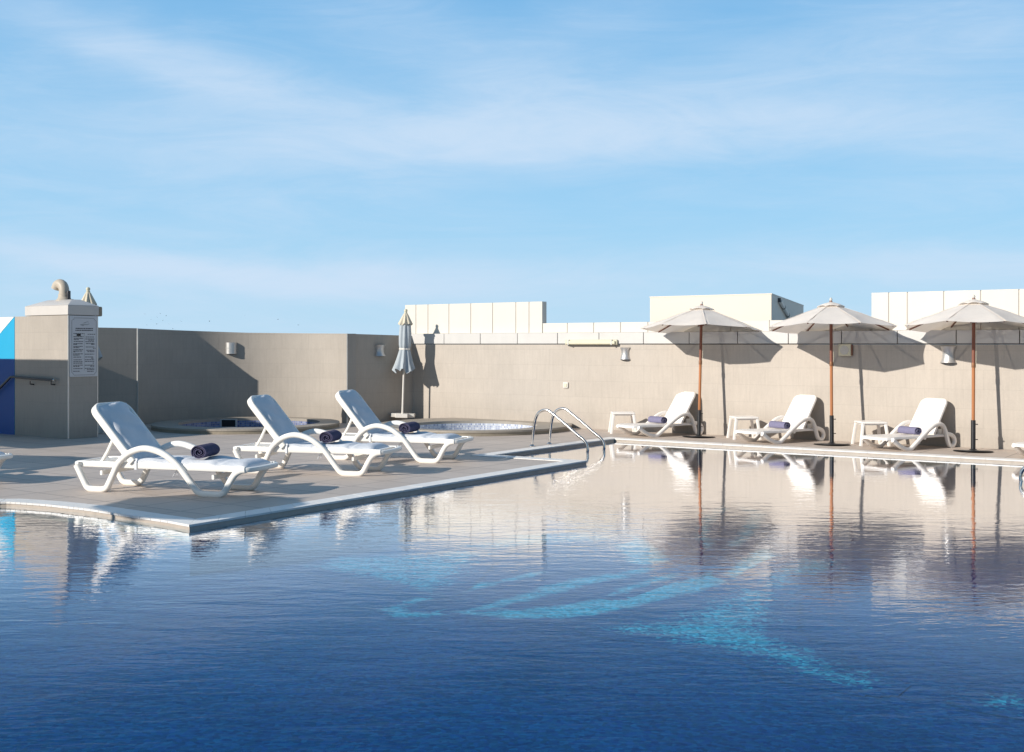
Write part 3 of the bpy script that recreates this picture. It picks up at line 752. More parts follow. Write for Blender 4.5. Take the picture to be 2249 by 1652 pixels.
p = wp(1373.5,776.5,WV); lamp('wall_lamp', 'silver hourglass wall lamp on the sunlit wall under the tube light', tuple(p), 0, 0.22, 0.225)
p = wp(2083,779,WV); lamp('wall_lamp', 'silver hourglass wall lamp within the shadow of the rightmost parasol', tuple(p), 0, 0.255, 0.26)
# square loudspeaker
p = wp(1857.5,769,WV)
ls = thing('loudspeaker', 'small square cream loudspeaker under the cladding in a parasol shadow', 'loudspeaker', tuple(p))
MB().box(-0.105,0.105,-0.07,0.0,-0.10,0.10).build('cabinet', M['cream'], ls, bevel=0.012)
MB().lathe([(0.075,0),(0.07,0.006),(0.055,0.004),(0.02,0.0085)], 20).build('grille', M['concrete'], ls)
g = ls.children[-1]; g.rotation_euler = (PI/2,0,0); g.location = (0,-0.071,0)
MB().box(0.107,0.122,-0.05,-0.01,-0.09,0.09).build('bracket', M['wood_dark'], ls)
# tube light
pa, pb = wp(1243.5,752,WV-0.03), wp(1357.5,752,WV-0.03)
tl = thing('tube_light', 'long cream weatherproof tube light fixed along the cladding', 'tube light', (pa.x, WV-0.03, 1.665))
Lx = pb.x-pa.x
MB().box(0,Lx,-0.05,-0.002,-0.05,0.05).build('housing', M['cream'], tl, bevel=0.012)
MB().box(0.025,Lx-0.025,-0.088,-0.052,-0.042,0.03).build('diffuser', M['cream'], tl, bevel=0.016)
for xx in (0.10, Lx-0.10): MB().box(xx-0.012,xx+0.012,-0.092,-0.045,-0.054,0.048).build('clip', M['trim'], tl, bevel=0.003)
# wall socket
p = wp(1243.5,846,WV)
ws = thing('wall_socket', 'tiny white square socket alone on the sunlit wall', 'socket', tuple(p))
MB().box(-0.055,0.055,-0.03,0.0,-0.055,0.055).build('plate', M['white_paint'], ws, bevel=0.006)
MB().box(-0.035,0.035,-0.04,-0.03,-0.035,0.035).build('cover', M['cream'], ws, bevel=0.004)

# ---------------------------------------------------------------- jacuzzis
def jacuzzi(label, cX, cY, Ro, ix, iy, Ri, clip, mos):
    c = Vector((*cu(cX,cY),0)); o = thing('jacuzzi', label, 'jacuzzi', tuple(c))
    ic = Vector((*cu(ix,iy),0))-c
    n = 72; zt = 0.092
    def circ(R, cx=0, cy=0): 
        out = []
        for k in range(n):
            a = 2*PI*k/n; x, y = cx+R*math.cos(a), cy+R*math.sin(a)
            out.append(clip(x+c.x, y+c.y, c))
        return out
    O1 = circ(Ro); I1 = [(ic.x+Ri*math.cos(2*PI*k/n), ic.y+Ri*math.sin(2*PI*k/n)) for k in range(n)]
    I1 = [clip(x+c.x,y+c.y,c,0.22) for x,y in I1]
    vs = [(x,y,zt) for x,y in O1]+[(x,y,zt) for x,y in I1]+[(x,y,zt-0.035) for x,y in O1]+[(x,y,zt-0.05) for x,y in I1]
    q = lambda a,b: [[a*n+k, a*n+(k+1)%n, b*n+(k+1)%n, b*n+k] for k in range(n)]
    MB().add(vs, q(0,1)+q(2,0)+q(1,3)).build('rim', M['stone'], o, bevel=0.0)
    Os = [(x*0.994,y*0.994) for x,y in O1]
    MB().add([(x,y,zt-0.034) for x,y in Os]+[(x,y,-0.02) for x,y in Os], q(0,1)).build('side', M['stone_side'], o)
    MB().add([(x,y,zt-0.048) for x,y in I1]+[(x,y,-0.5) for x,y in I1], q(0,1)).build('basin', mos, o)
    MB().add([(x,y,-0.20) for x,y in I1], [list(range(n))]).build('water', M['spa_water'], o, smooth=0, recalc=False)
    MB().add([(x,y,-0.5) for x,y in I1], [list(range(n))]).build('basin_floor', mos, o, smooth=0)
    return o, c, ic, I1
def clip_long(x, y, c, m=0.0): return (x-c.x, min(y, WV-0.002-m*0.5)-c.y)
def clip_round(x, y, c, m=0.0):
    d = Vector((x-JC.x, y-JC.y)); R = 2.03-m
    if d.length > R: d = d*(R/d.length)
    return (JC.x+d.x-c.x, JC.y+d.y-c.y)
j1, jc1, ic1, I1 = jacuzzi('round raised jacuzzi with dark skimmer opening inside the curved wall', -5.2, 22.32, 1.80, -5.15, 22.35, 1.36, clip_round, M['mosaic_dark'])
j2, jc2, ic2, I2 = jacuzzi('round raised jacuzzi with pale blue mosaic at the foot of the long wall', -0.72, 21.98, 1.88, -0.77, 21.58, 1.25, clip_long, M['mosaic'])
# skimmer in the far side of the left basin
sk = MB().box(-0.17,0.17,-0.02,0.02,-0.085,0.085); ang = math.atan2(*reversed(cu(1,0)))
so_ = sk.build('skimmer_frame', M['trim'], j1); q = cu(-5.83+5.2, 23.43-22.32); so_.location = (q[0],q[1],0.0); so_.rotation_euler = (0,0,ang)
so2 = MB().box(-0.14,0.14,-0.026,0.0,-0.07,0.07).build('skimmer_mouth', M['dark'], so_)

# ---------------------------------------------------------------- sun loungers
def pad(L, W, th, nx=26, ny=12, seed=0, folds=()):
    """soft quilted pad lying in x (length) and y (width), bottom at z=0"""
    rnd = random.Random(seed); ph = [rnd.uniform(0,6) for _ in range(6)]
    mb = MB(); top = []; vs = []
    def h(u, v):
        e = (1-abs(2*u-1)**8)*(1-abs(2*v-1)**6)
        z = th*(0.45+0.55*max(e,0)**0.6)
        z += 0.010*math.sin(9*u*L+ph[0])*math.sin(8*v+ph[1]) + 0.006*math.sin(21*u+ph[2]+4*v)
        for f in folds: z -= 0.022*math.exp(-((u*L-f)/0.025)**2)
        return z
    for i in range(nx+1):
        for j in range(ny+1):
            u, v = i/nx, j/ny
            wx = 0.008*math.sin(14*v+ph[3])*(1 if i in (0,nx) else 0.3); wy = 0.010*math.sin(17*u+ph[4])*(1 if j in (0,ny) else 0.2)
            vs.append((u*L+wx, v*W+wy, h(u,v)))
    m = (nx+1)*(ny+1)
    for i in range(nx+1):
        for j in range(ny+1):
            vs.append((vs[i*(ny+1)+j][0], vs[i*(ny+1)+j][1], 0.004*math.sin(i*1.3+ph[5])))
    I = lambda i,j: i*(ny+1)+j
    fs = []
    for i in range(nx):
        for j in range(ny):
            fs.append([I(i,j),I(i+1,j),I(i+1,j+1),I(i,j+1)]); fs.append([m+I(i,j+1),m+I(i+1,j+1),m+I(i+1,j),m+I(i,j)])
    for i in range(nx):
        fs.append([m+I(i,0),m+I(i+1,0),I(i+1,0),I(i,0)]); fs.append([I(i,ny),I(i+1,ny),m+I(i+1,ny),m+I(i,ny)])
    for j in range(ny):
        fs.append([I(0,j),I(0,j+1),m+I(0,j+1),m+I(0,j)]); fs.append([m+I(nx,j),m+I(nx,j+1),I(nx,j+1),I(nx,j)])
    mb.add(vs, fs); return mb
def move(mb, M4): mb.v = [tuple(M4 @ Vector(p)) for p in mb.v]; return mb
def rounded_panel(L, W, th, rc, n=6, bow=0.0, taper=0.0):
    """panel with rounded far corners (x = L end), centred on y"""
    out = [(0,-W/2),(L-rc,-W/2*(1-taper))]
    out += [(L-rc+rc*math.sin(a), -W/2*(1-taper)+rc-rc*math.cos(a)) for a in [PI/2*k/n for k in range(1,n+1)]]
    out += [(L-rc+rc*math.cos(a), W/2*(1-taper)-rc+rc*math.sin(a)) for a in [PI/2*k/n for k in range(0,n+1)]]
    out += [(0,W/2)]
    return out

def make_lounger_long():
    o = thing('sun_lounger', 'x', 'sun lounger', (0,0,0), 0, 'white loungers with pale cushions on the left deck')
    W = 0.68
    side = [(-.285,.285),(-.25,.225),(-.165,.075),(-.14,.045),(-.10,.027),(0,.026),(.06,.028),(.105,.045),(.135,.085),(.19,.19),(.265,.325),(.39,.43),(.52,.48),(.63,.49),(.76,.465),(.88,.415),(1.02,.315),(1.14,.18),(1.24,.065),(1.275,.04),(1.32,.027),(1.42,.026),(1.52,.027),(1.565,.04),(1.60,.075),(1.65,.16),(1.71,.245),(1.78,.288),(1.84,.298)]
    for y in (0.03, W-0.03):
        MB().sweep(spline([(a,y,b) for a,b in side],3), rrect(0.068,0.064,0.36,4), (0,1,0)).build('side_frame', M['plastic'], o)
    fr = MB()
    for y in (0.065, W-0.065):
        fr.sweep([(-.30,y,.295),(-.2,y,.298),(.6,y,.298),(1.82,y,.298)], rrect(0.066,0.03,0.3,3), (0,1,0))
    fr.sweep(spline([(-.24,0.03,.30),(-.31,0.07,.30),(-.325,0.15,.30),(-.33,W/2,.30),(-.325,W-.15,.30),(-.31,W-.07,.30),(-.24,W-.03,.30)],4), rrect(0.05,0.045,0.3,3), (0,0,1))
    fr.sweep(spline([(1.77,0.03,.297),(1.84,0.04,.298),(1.88,0.11,.298),(1.895,W/2,.298),(1.88,W-.11,.298),(1.84,W-.04,.298),(1.77,W-.03,.297)],4), rrect(0.06,0.05,0.3,3), (0,0,1))
    fr.build('seat_frame', M['plastic'], o)
    sl = MB(); x = -0.22
    while x < 1.78:
        sl.box(x, x+0.055, 0.08, W-0.08, 0.308, 0.322); x += 0.085
    sl.build('slat_panel', M['plastic'], o, bevel=0.004)
    for x in (0.02, 1.43):   # cross ties between the feet and angled gussets
        MB().sweep([(x,0.05,.205),(x,W-.05,.205)], rrect(0.03,0.05,0.3,3), (0,0,1)).build('cross_bar', M['plastic'], o)
    # backrest
    A = Vector((.43,W/2,.335)); d = Vector((-.53,0,.585)).normalized(); nrm = Vector((.585,0,.53)).normalized()
    L = 0.80; Wb = 0.58
    M4 = Matrix(((d.x,0,nrm.x,A.x),(0,1,0,A.y),(d.z,0,nrm.z,A.z),(0,0,0,1)))
    ring = rounded_panel(L, Wb, .05, 0.11)
    path = [(x,y,0.0) for x,y in ring]
    move(MB().sweep(path, rrect(0.05,0.088,0.36,4), (0,0,1)), M4).build('backrest_frame', M['plastic'], o)
    bs = MB(); x = 0.04
    while x < L-0.06:
        bs.box(x, x+0.06, -Wb/2+0.02, Wb/2-0.02, -0.012, 0.006); x += 0.085
    move(bs, M4).build('backrest_slats', M['plastic'], o, bevel=0.004)
    for y in (0.10, W-0.10):
        MB().sweep([(.155,y,.60),(.07,y,.44),(-.02,y,.305)], rrect(0.036,0.03,0.3,3), (0,1,0)).build('backrest_prop', M['plastic'], o)
    # cushions
    cb = pad(0.80, 0.54, 0.055, seed=3); cb.v = [(a, b-0.27, c+0.016) for a,b,c in cb.v]
    move(cb, M4).build('back_cushion', M['cushion'], o, smooth=60)
    cs = pad(1.41, 0.56, 0.052, nx=40, seed=5, folds=(0.52,1.05)); cs.v = [(a+0.42, b+0.06, c+0.322-(0.035*max(0,(a-1.28)/0.13)**2)) for a,b,c in cs.v]
    cs.build('seat_cushion', M['cushion'], o, smooth=60)
    # straps and tie strings
    MB().sweep([(.47,0.042,.255),(.47,0.042,.345),(.475,0.055,.375)], rrect(0.004,0.03,0.3,2), (1,0,0)).build('strap', M['cushion'], o)
    tb = MB()
    tb.tube(spline([(.93,.16,.30),(.925,.15,.26),(.90,.14,.22),(.885,.13,.185)],4), 0.005, 6); tb.tube(spline([(.93,.16,.30),(.935,.15,.25),(.93,.14,.20)],4), 0.005, 6)
    tb.build('tie_string', M['cushion'], o)
    return o
lounger = make_lounger_long()
def place_long(fx, fy, ang, label, first=[True]):
    a = (math.cos(ang), math.sin(ang))       # camera-plan direction
    X = fx-1.42*a[0]; Y = fy-1.42*a[1]
    u, v = cu(X, Y); rz = cdir(*a)
    if first[0]:
        first[0] = False; lounger.location = (u,v,0); lounger.rotation_euler = (0,0,rz); lounger['label'] = label; return lounger
    return dup(lounger, (u,v,0), rz, label)
A1 = math.atan2(-.302,.953)
L1 = place_long(-3.214, 12.09, A1, 'nearest cushioned white lounger, at the front corner of the deck')
L2 = place_long(-1.988, 14.01, A1+0.05, 'middle one of three cushioned white loungers, between two others')
L3 = place_long(-1.16, 15.56, A1-0.02, 'cushioned white lounger farthest from the camera, in front of the closed parasol')
L4 = place_long(-6.56, 13.04, A1, 'cushioned white lounger cut off by the left picture edge, only its foot end showing')

for L_ in (L2, L3):
    k_ = 0.93; d_ = 1.42*(1-k_); L_.scale.x = k_      # a slightly shorter model than the front one
    L_.location.x += d_*math.cos(L_.rotation_euler.z); L_.location.y += d_*math.sin(L_.rotation_euler.z)
    for c_ in L_.children:
        if c_.name.startswith('seat_cushion'): c_.location.x -= 0.10
def make_towel(mat, L=0.34, R=0.078, flat=0.9):
    mb = MB(); turns = 3.6; n = 110; th = 0.0125; outp = []; inp = []
    for k in range(n+1):
        a = 2*PI*turns*k/n; r = 0.014+(R-0.014)*(k/n)
        wob = 1+0.03*math.sin(3*a+1)
        for lst, rr in ((outp, r*wob), (inp, max(r*wob-th, 0.003))):
            lst.append((rr*math.cos(a), rr*math.sin(a)*flat))
    # spiral ribbon extruded along y with slightly uneven ends
    m = n+1; S = [-0.5,-0.485,-0.25,0,0.25,0.485,0.5]; vs = []
    for si, s in enumerate(S):
        for k, p in enumerate(outp): vs.append((p[0]*(0.97 if abs(s)==0.5 else 1), s*L+0.010*math.sin(k*0.12+si), p[1]))
        for k, p in enumerate(inp): vs.append((p[0], s*L+0.010*math.sin(k*0.12+si), p[1]))
    fs = []; b = 2*m
    for i in range(len(S)-1):
        for k in range(n):
            fs.append([i*b+k, i*b+k+1, (i+1)*b+k+1, (i+1)*b+k]); fs.append([i*b+m+k+1, i*b+m+k, (i+1)*b+m+k, (i+1)*b+m+k+1])
        fs.append([i*b+n, i*b+m+n, (i+1)*b+m+n, (i+1)*b+n])
    for k in range(n):
        fs.append([k+1, k, m+k, m+k+1]); e = (len(S)-1)*b; fs.append([e+k, e+k+1, e+m+k+1, e+m+k])
    mb.add(vs, fs); o = mb.build('rolled_towel', mat, smooth=50); return o
tw = make_towel(M['towel'], 0.36, 0.10, 0.82)
def put_on(o, lg, s, y, z, rz):
    c, sn = math.cos(lg.rotation_euler.z), math.sin(lg.rotation_euler.z)
    o.location = (lg.location.x+c*s-sn*y, lg.location.y+sn*s+c*y, z); o.rotation_euler = (0,0,lg.rotation_euler.z+rz)
G1 = 'rolled navy towels on the cushioned loungers'
for i, (lg, s, lab) in enumerate(((L1,1.16,'rolled navy towel on the nearest cushioned lounger'),(L2,0.98,'rolled navy towel on the middle cushioned lounger'),(L3,0.98,'rolled navy towel on the lounger in front of the closed parasol'))):
    o = tw if i == 0 else tw.copy()
    if i: C.objects.link(o)
    tag(o, lab, 'towel', G1); put_on(o, lg, s*lg.scale.x, 0.34, 0.452, 0.14-0.06*i)

def make_lounger_short():
    o = thing('sun_lounger', 'x', 'sun lounger', (0,0,0), 0, 'bare white loungers under the parasols')
    W = 0.63
    side = [(-.38,.178),(-.345,.162),(-.29,.125),(-.21,.078),(-.10,.034),(-.04,.022),(.02,.024),(.07,.046),(.25,.165),(.42,.275),(.55,.345),(.64,.372),(.72,.378),(.79,.355),(.845,.29),(.885,.20),(.92,.10),(.95,.045),(.99,.022),(1.04,.03),(1.075,.07),(1.08,.115),(1.055,.165),(.98,.205),(.88,.222)]
    for y in (0.03, W-0.03):
        MB().sweep(spline([(a,y,b) for a,b in side],4), rrect(0.066,0.064,0.40,4), (0,1,0)).build('side_frame', M['plastic_w'], o)
    # seat shell with a soft roll-over at the foot end
    P = spline([(-.46,0,.193),(-.45,0,.205),(-.42,0,.214),(-.36,0,.219),(-.22,0,.221),(0,0,.214),(.3,0,.214),(.55,0,.218),(.74,0,.220)],4)
    vs = []; fs = []; n = len(P); ys = [0.045,0.055,0.12,0.22,W/2,W-.22,W-.12,W-.055,W-.045]; m = len(ys)
    for k, p in enumerate(P):
        for j, y in enumerate(ys):
            yy = y; endr = max(0,(-.30-p.x)/.16); yy = W/2+(y-W/2)*(1-0.10*endr**2)
            vs.append((p.x, yy, p.z-(0.018 if j in (0,m-1) else 0)-(0.006*math.cos((y/W-.5)*PI)))) 
    mm = len(vs); vs += [(a,b,c-0.020) for a,b,c in vs]
    for k in range(n-1):
        for j in range(m-1):
            fs.append([k*m+j,(k+1)*m+j,(k+1)*m+j+1,k*m+j+1]); fs.append([mm+k*m+j+1,mm+(k+1)*m+j+1,mm+(k+1)*m+j,mm+k*m+j])
        fs.append([mm+k*m,mm+(k+1)*m,(k+1)*m,k*m]); fs.append([k*m+m-1,(k+1)*m+m-1,mm+(k+1)*m+m-1,mm+k*m+m-1])
    fs.append([mm+j for j in range(m)]+[j for j in range(m-1,-1,-1)]); e=(n-1)*m; fs.append([e+j for j in range(m)]+[mm+e+j for j in range(m-1,-1,-1)])
    MB().add(vs,fs).build('seat', M['plastic_w'], o, smooth=50)
    rl = MB()
    for y in (0.065, W-0.065): rl.sweep([(-.34,y,.196),(.2,y,.193),(.97,y,.195)], rrect(0.038,0.03,0.3,3), (0,1,0))
    rl.build('seat_rail', M['plastic_w'], o)
    MB().sweep([(.40,0.05,.165),(.40,W-.05,.165)], rrect(0.05,0.03,0.3,3), (0,0,1)).build('cross_bar', M['plastic_w'], o)
    MB().sweep([(.93,0.05,.185),(.93,W-.05,.185)], rrect(0.04,0.05,0.3,3), (0,0,1)).build('cross_bar', M['plastic_w'], o)
    # backrest shell
    A = Vector((.625,W/2,.222)); d = Vector((.36,0,.54)).normalized(); nrm = Vector((-.54,0,.36)).normalized(); L = 0.665
    M4 = Matrix(((d.x,0,nrm.x,A.x),(0,-1,0,A.y),(d.z,0,nrm.z,A.z),(0,0,0,1)))
    ring = rounded_panel(L, 0.52, .03, 0.115, 8, taper=0.06)
    nn_ = len(ring); vs = []
    lay = [(-0.018,0.97),(-0.020,1.0),(0.004,1.0),(0.016,0.975),(0.019,0.93)]
    cx = L/2
    for z, sc in lay:
        for (x,y) in ring:
            X_, Y_ = cx+(x-cx)*sc, y*sc
            vs.append((X_, Y_, z-0.03*(1-(2*Y_/0.52)**2)+0.03*((X_/L-0.55)**2)*0))
    fs = []
    for l in range(len(lay)-1):
        for k in range(nn_): fs.append([l*nn_+k, l*nn_+(k+1)%nn_, (l+1)*nn_+(k+1)%nn_, (l+1)*nn_+k])
    # front and back surfaces as strips across the width so that the shell can bow
    def surf(base, rev):
        half = nn_//2
        for k in range(half-0):
            a, b = base+k, base+(k+1); c, dd_ = base+nn_-2-k, base+nn_-1-k
            if b < c:
                f = [a,b,c,dd_]; fs.append(f[::-1] if rev else f)
    surf(0, True); surf((len(lay)-1)*nn_, False)
    move(MB().add(vs,fs), M4).build('backrest', M['plastic_w'], o, smooth=50)
    for y in (0.14, W-0.14):
        MB().sweep([(.80,y,.50),(.90,y,.36),(.955,y,.20)], rrect(0.03,0.03,0.3,3), (0,1,0)).build('backrest_prop', M['plastic_w'], o)
        MB().box(.80,.90,y-.018,y+.018,.205,.29).build('ratchet_block', M['plastic_w'], o, bevel=0.012)
    return o
ls_ = make_lounger_short()
AR = math.atan2(.54,.84)
def place_short(X, Y, label, first=[True], da=0.0):
    y0 = 0.03; a = (math.cos(AR+da), math.sin(AR+da)); p = (-a[1], a[0])
    u, v = cu(X-p[0]*y0, Y-p[1]*y0); rz = cdir(*a)
    if first[0]:
        first[0] = False; ls_.location = (u,v,0); ls_.rotation_euler = (0,0,rz); ls_['label'] = label; return ls_
    return dup(ls_, (u,v,0), rz, label)
R1 = place_short(2.507,19.90,'bare white plastic lounger under the leftmost open parasol')
R2 = place_short(4.35,18.58,'bare white plastic lounger under the middle open parasol', da=0.02)
R3 = place_short(6.06,17.37,'bare white plastic lounger under the rightmost open parasol', da=-0.01)
R4 = place_short(7.81,16.02,'bare white lounger cut off by the right picture edge, only its foot end showing')
tp = make_towel(M['towel_pale'], 0.35, 0.08, 0.85)
for i, (lg, lab) in enumerate(((R1,'rolled blue-violet towel on the lounger under the leftmost open parasol'),(R2,'rolled blue-violet towel on the lounger under the middle open parasol'),(R3,'rolled blue-violet towel on the lounger under the rightmost open parasol'))):
    o = tp if i == 0 else tp.copy()
    if i: C.objects.link(o)
    tag(o, lab, 'towel', 'rolled violet towels on the bare loungers'); put_on(o, lg, 0.27+0.03*i-0.02, 0.27, 0.281, 0.04-0.06*i)

# ---------------------------------------------------------------- side tables
def make_table():
    o = thing('side_table', 'x', 'side table', (0,0,0), 0, 'white side tables beside the bare loungers')
    H = 0.386; a = 0.205
    MB().box(-a,a,-a,a,H-0.034,H).build('table_top', M['plastic_w'], o, bevel=0.010)
    MB().box(-a+.03,a-.03,-a+.03,a-.03,H-0.055,H-0.035).build('apron', M['plastic_w'], o, bevel=0.004)
    for sx in (-1,1):
        for sy in (-1,1):
            MB().sweep([(sx*(a-.025),sy*(a-.03),H-0.036),(sx*(a+.022),sy*(a+.004),0.0)], rrect(0.05,0.038,0.25,3), (0,1,0)).build('leg', M['plastic_w'], o)
    return o
tb = make_table()
labs = ['white side table left of the lounger under the leftmost open parasol','white side table left of the lounger under the middle open parasol','white side table left of the lounger under the rightmost open parasol']
for i, (x, y) in enumerate(((1366,952.0),(1633,964.5),(1912,978.5))):
    g = gp(x, y); rz = math.atan2(*reversed(cu(1,0.02)))+(-0.02,0.05,0.0)[i]
    g = g + Vector((*cu(0.02,0.06),0))
    if i == 0: tb.location = g; tb.rotation_euler = (0,0,rz); tb['label'] = labs[0]
    else: dup(tb, tuple(g), rz, labs[i])

# ---------------------------------------------------------------- open parasols
def make_umbrella():
    o = thing('open_parasol', 'x', 'parasol', (0,0,0), 0, 'open beige parasols with wooden poles')
    R = 1.07; zt = 2.285; zr = 1.885
    def prof(s): return zt + (zr-zt)*(s**1.10) - 0.002*math.sin(PI*s)
    mb = MB(); ns = 14; sub = 8; nseg = 8*sub; vs = []; fs = []
    rs = [0.05]+[0.05+(1-0.05)*k/ns for k in range(1,ns+1)]
    for i, s in enumerate(rs):
        for k in range(nseg):
            a = 2*PI*k/nseg; f = (k % sub)/sub; ad = (f-0.5)*(2*PI/8)
            ch = math.cos(PI/8)/math.cos(ad)                       # straight edge between ribs
            edge = 4*f*(1-f)
            r = s*R*ch*(1-0.025*edge*s); z = prof(s) - 0.012*edge*s*(0.4+0.6*s) 
            z += 0.006*math.sin(5*a+i)*s
            vs.append((r*math.cos(a), r*math.sin(a), z))
    for i in range(ns):
        for k in range(nseg): fs.append([i*nseg+k, i*nseg+(k+1)%nseg, (i+1)*nseg+(k+1)%nseg, (i+1)*nseg+k])
    mb.add(vs, fs).build('canopy', M['canvas'], o, smooth=70, recalc=False)
    # seams over the ribs
    sm = MB()
    for k in range(8):
        a = 2*PI*k/8; sm.sweep([(s*R*math.cos(a), s*R*math.sin(a), prof(s)+0.004) for s in rs], rrect(0.003,0.018,0.3,2), (-math.sin(a),math.cos(a),0))
    sm.build('canopy_seam', M['canvas'], o)
    # vent cap
    mb = MB(); vs = []; fs = []; Rv = 0.235; lev = [(0.04,zt+0.035),(0.3,zt+0.018),(0.62,zt-0.008),(0.85,zt-0.035),(1.0,zt-0.056)]
    for i, (s, z) in enumerate(lev):
        for k in range(nseg):
            a = 2*PI*k/nseg; f = (k % sub)/sub; edge = 4*f*(1-f)
            r = s*Rv*math.cos(PI/8)/math.cos((f-0.5)*(2*PI/8)); vs.append((r*math.cos(a), r*math.sin(a), z+0.018*edge*s*s))
    for i in range(len(lev)-1):
        for k in range(nseg): fs.append([i*nseg+k, i*nseg+(k+1)%nseg, (i+1)*nseg+(k+1)%nseg, (i+1)*nseg+k])
    mb.add(vs, fs).build('vent_cap', M['canvas'], o, smooth=70, recalc=False)
    MB().lathe([(0.020,zt+0.03),(0.026,zt+0.042),(0.016,zt+0.052),(0.024,zt+0.068),(0.022,zt+0.085),(0.008,zt+0.105)], 14).build('finial', M['concrete'], o)
    MB().tube([(0,0,0.42),(0,0,1.30)], 0.0245, 14).build('pole', M['wood'], o)
    MB().tube([(0,0,1.30),(0,0,zt+0.05)], 0.025, 14).build('upper_pole', M['wood_dark'], o)
    MB().lathe([(0.029,1.27),(0.030,1.28),(0.030,1.33),(0.029,1.34)], 16).build('joint_ring', M['brass'], o)
    MB().lathe([(0.05,1.955),(0.052,1.965),(0.052,2.005),(0.03,2.03)], 16).build('runner', M['wood_dark'], o)
    MB().lathe([(0.05,2.19),(0.055,2.20),(0.055,2.225),(0.04,2.24)], 16).build('top_hub', M['wood_dark'], o)
    for k in range(8):
        a = 2*PI*k/8; ca, sa = math.cos(a), math.sin(a)
        rb = MB().sweep([(s*R*ca, s*R*sa, prof(s)-0.024) for s in (0.05,0.3,0.6,0.8,0.945)], rrect(0.022,0.016,0.2,2), (-sa,ca,0)).build('rib', M['wood_dark'], o)
        MB().sweep([(0.05*ca,0.05*sa,1.985),(0.50*R*ca,0.50*R*sa,prof(0.50)-0.04)], rrect(0.012,0.008,0.2,2), (-sa,ca,0)).build('strut', M['wood_dark'], rb)
    MB().tube(spline([(0.03,-0.01,1.97),(0.034,-0.012,1.6),(0.03,-0.015,1.25)],4), 0.003, 5).build('pulley_cord', M['cream'], o)
    MB().tube([(0,0,0.012),(0,0,0.47)], 0.034, 16).build('base_sleeve', M['black_metal'], o)
    for z in (0.18, 0.41):
        MB().tube([(0.028,-0.012,z),(0.045,-0.02,z)], 0.006, 8).lathe([(0.012,-0.008),(0.014,0),(0.012,0.008)], 10, (0.048,-0.022,z)).build('clamp_knob', M['black_metal'], o)
    MB().lathe([(0.285,0.0),(0.285,0.008),(0.27,0.014),(0.06,0.02),(0.05,0.032),(0.038,0.036)], 40).build('base_plate', M['black_metal'], o)
    return o
um = make_umbrella()
camrot = math.atan2(ST, CT)
def place_umb(X, Y, lx, rib, label, first=[True], sc=1.0):
    u, v = cu(X, Y)
    R = Matrix.Rotation(camrot,3,'Z') @ Matrix.Rotation(math.radians(-4.2),3,'X') @ Matrix.Rotation(lx,3,'Y') @ Matrix.Rotation(rib,3,'Z')
    e = tuple(R.to_euler())
    if first[0]:
        first[0] = False; um.location = (u,v,0.003); um.rotation_euler = e; um['label'] = label; return um
    return dup(um, (u,v,0.003), e, label)
place_umb(3.27,19.92, math.radians(1.9), math.radians(-5), 'open beige parasol nearest the pool ladder, leftmost of the three along the wall')
place_umb(5.17,18.40, math.radians(0.8), math.radians(9), 'open beige parasol between the other two along the wall')
place_umb(6.985,17.24, math.radians(1.9), math.radians(2), 'open beige parasol cut by the right picture edge, nearest along the wall')
place_umb(-10.55,13.25, 0.0, 0.2, 'open beige parasol out of frame on the left deck beyond the near deck corner')
place_umb(-6.75,8.95, 0.0, 0.1, 'open beige parasol out of frame at the left pool edge nearest the camera')

# shade roof out of frame on the left: throws the level shadow on the left wall
sr = thing('shade_roof', 'flat shade roof on posts out of frame to the left of the pool', 'shade roof', (-22.4,6.4,0))
MB().box(-3.7,3.72,-2.05,2.12,2.72,2.80).build('roof', M['panel'], sr, bevel=0.01)
for sx in (-3.5,3.5):
    for sy in (-1.9,1.95): MB().box(sx-.05,sx+.05,sy-.05,sy+.05,0,2.715).build('post', M['white_paint'], sr, bevel=0.006)

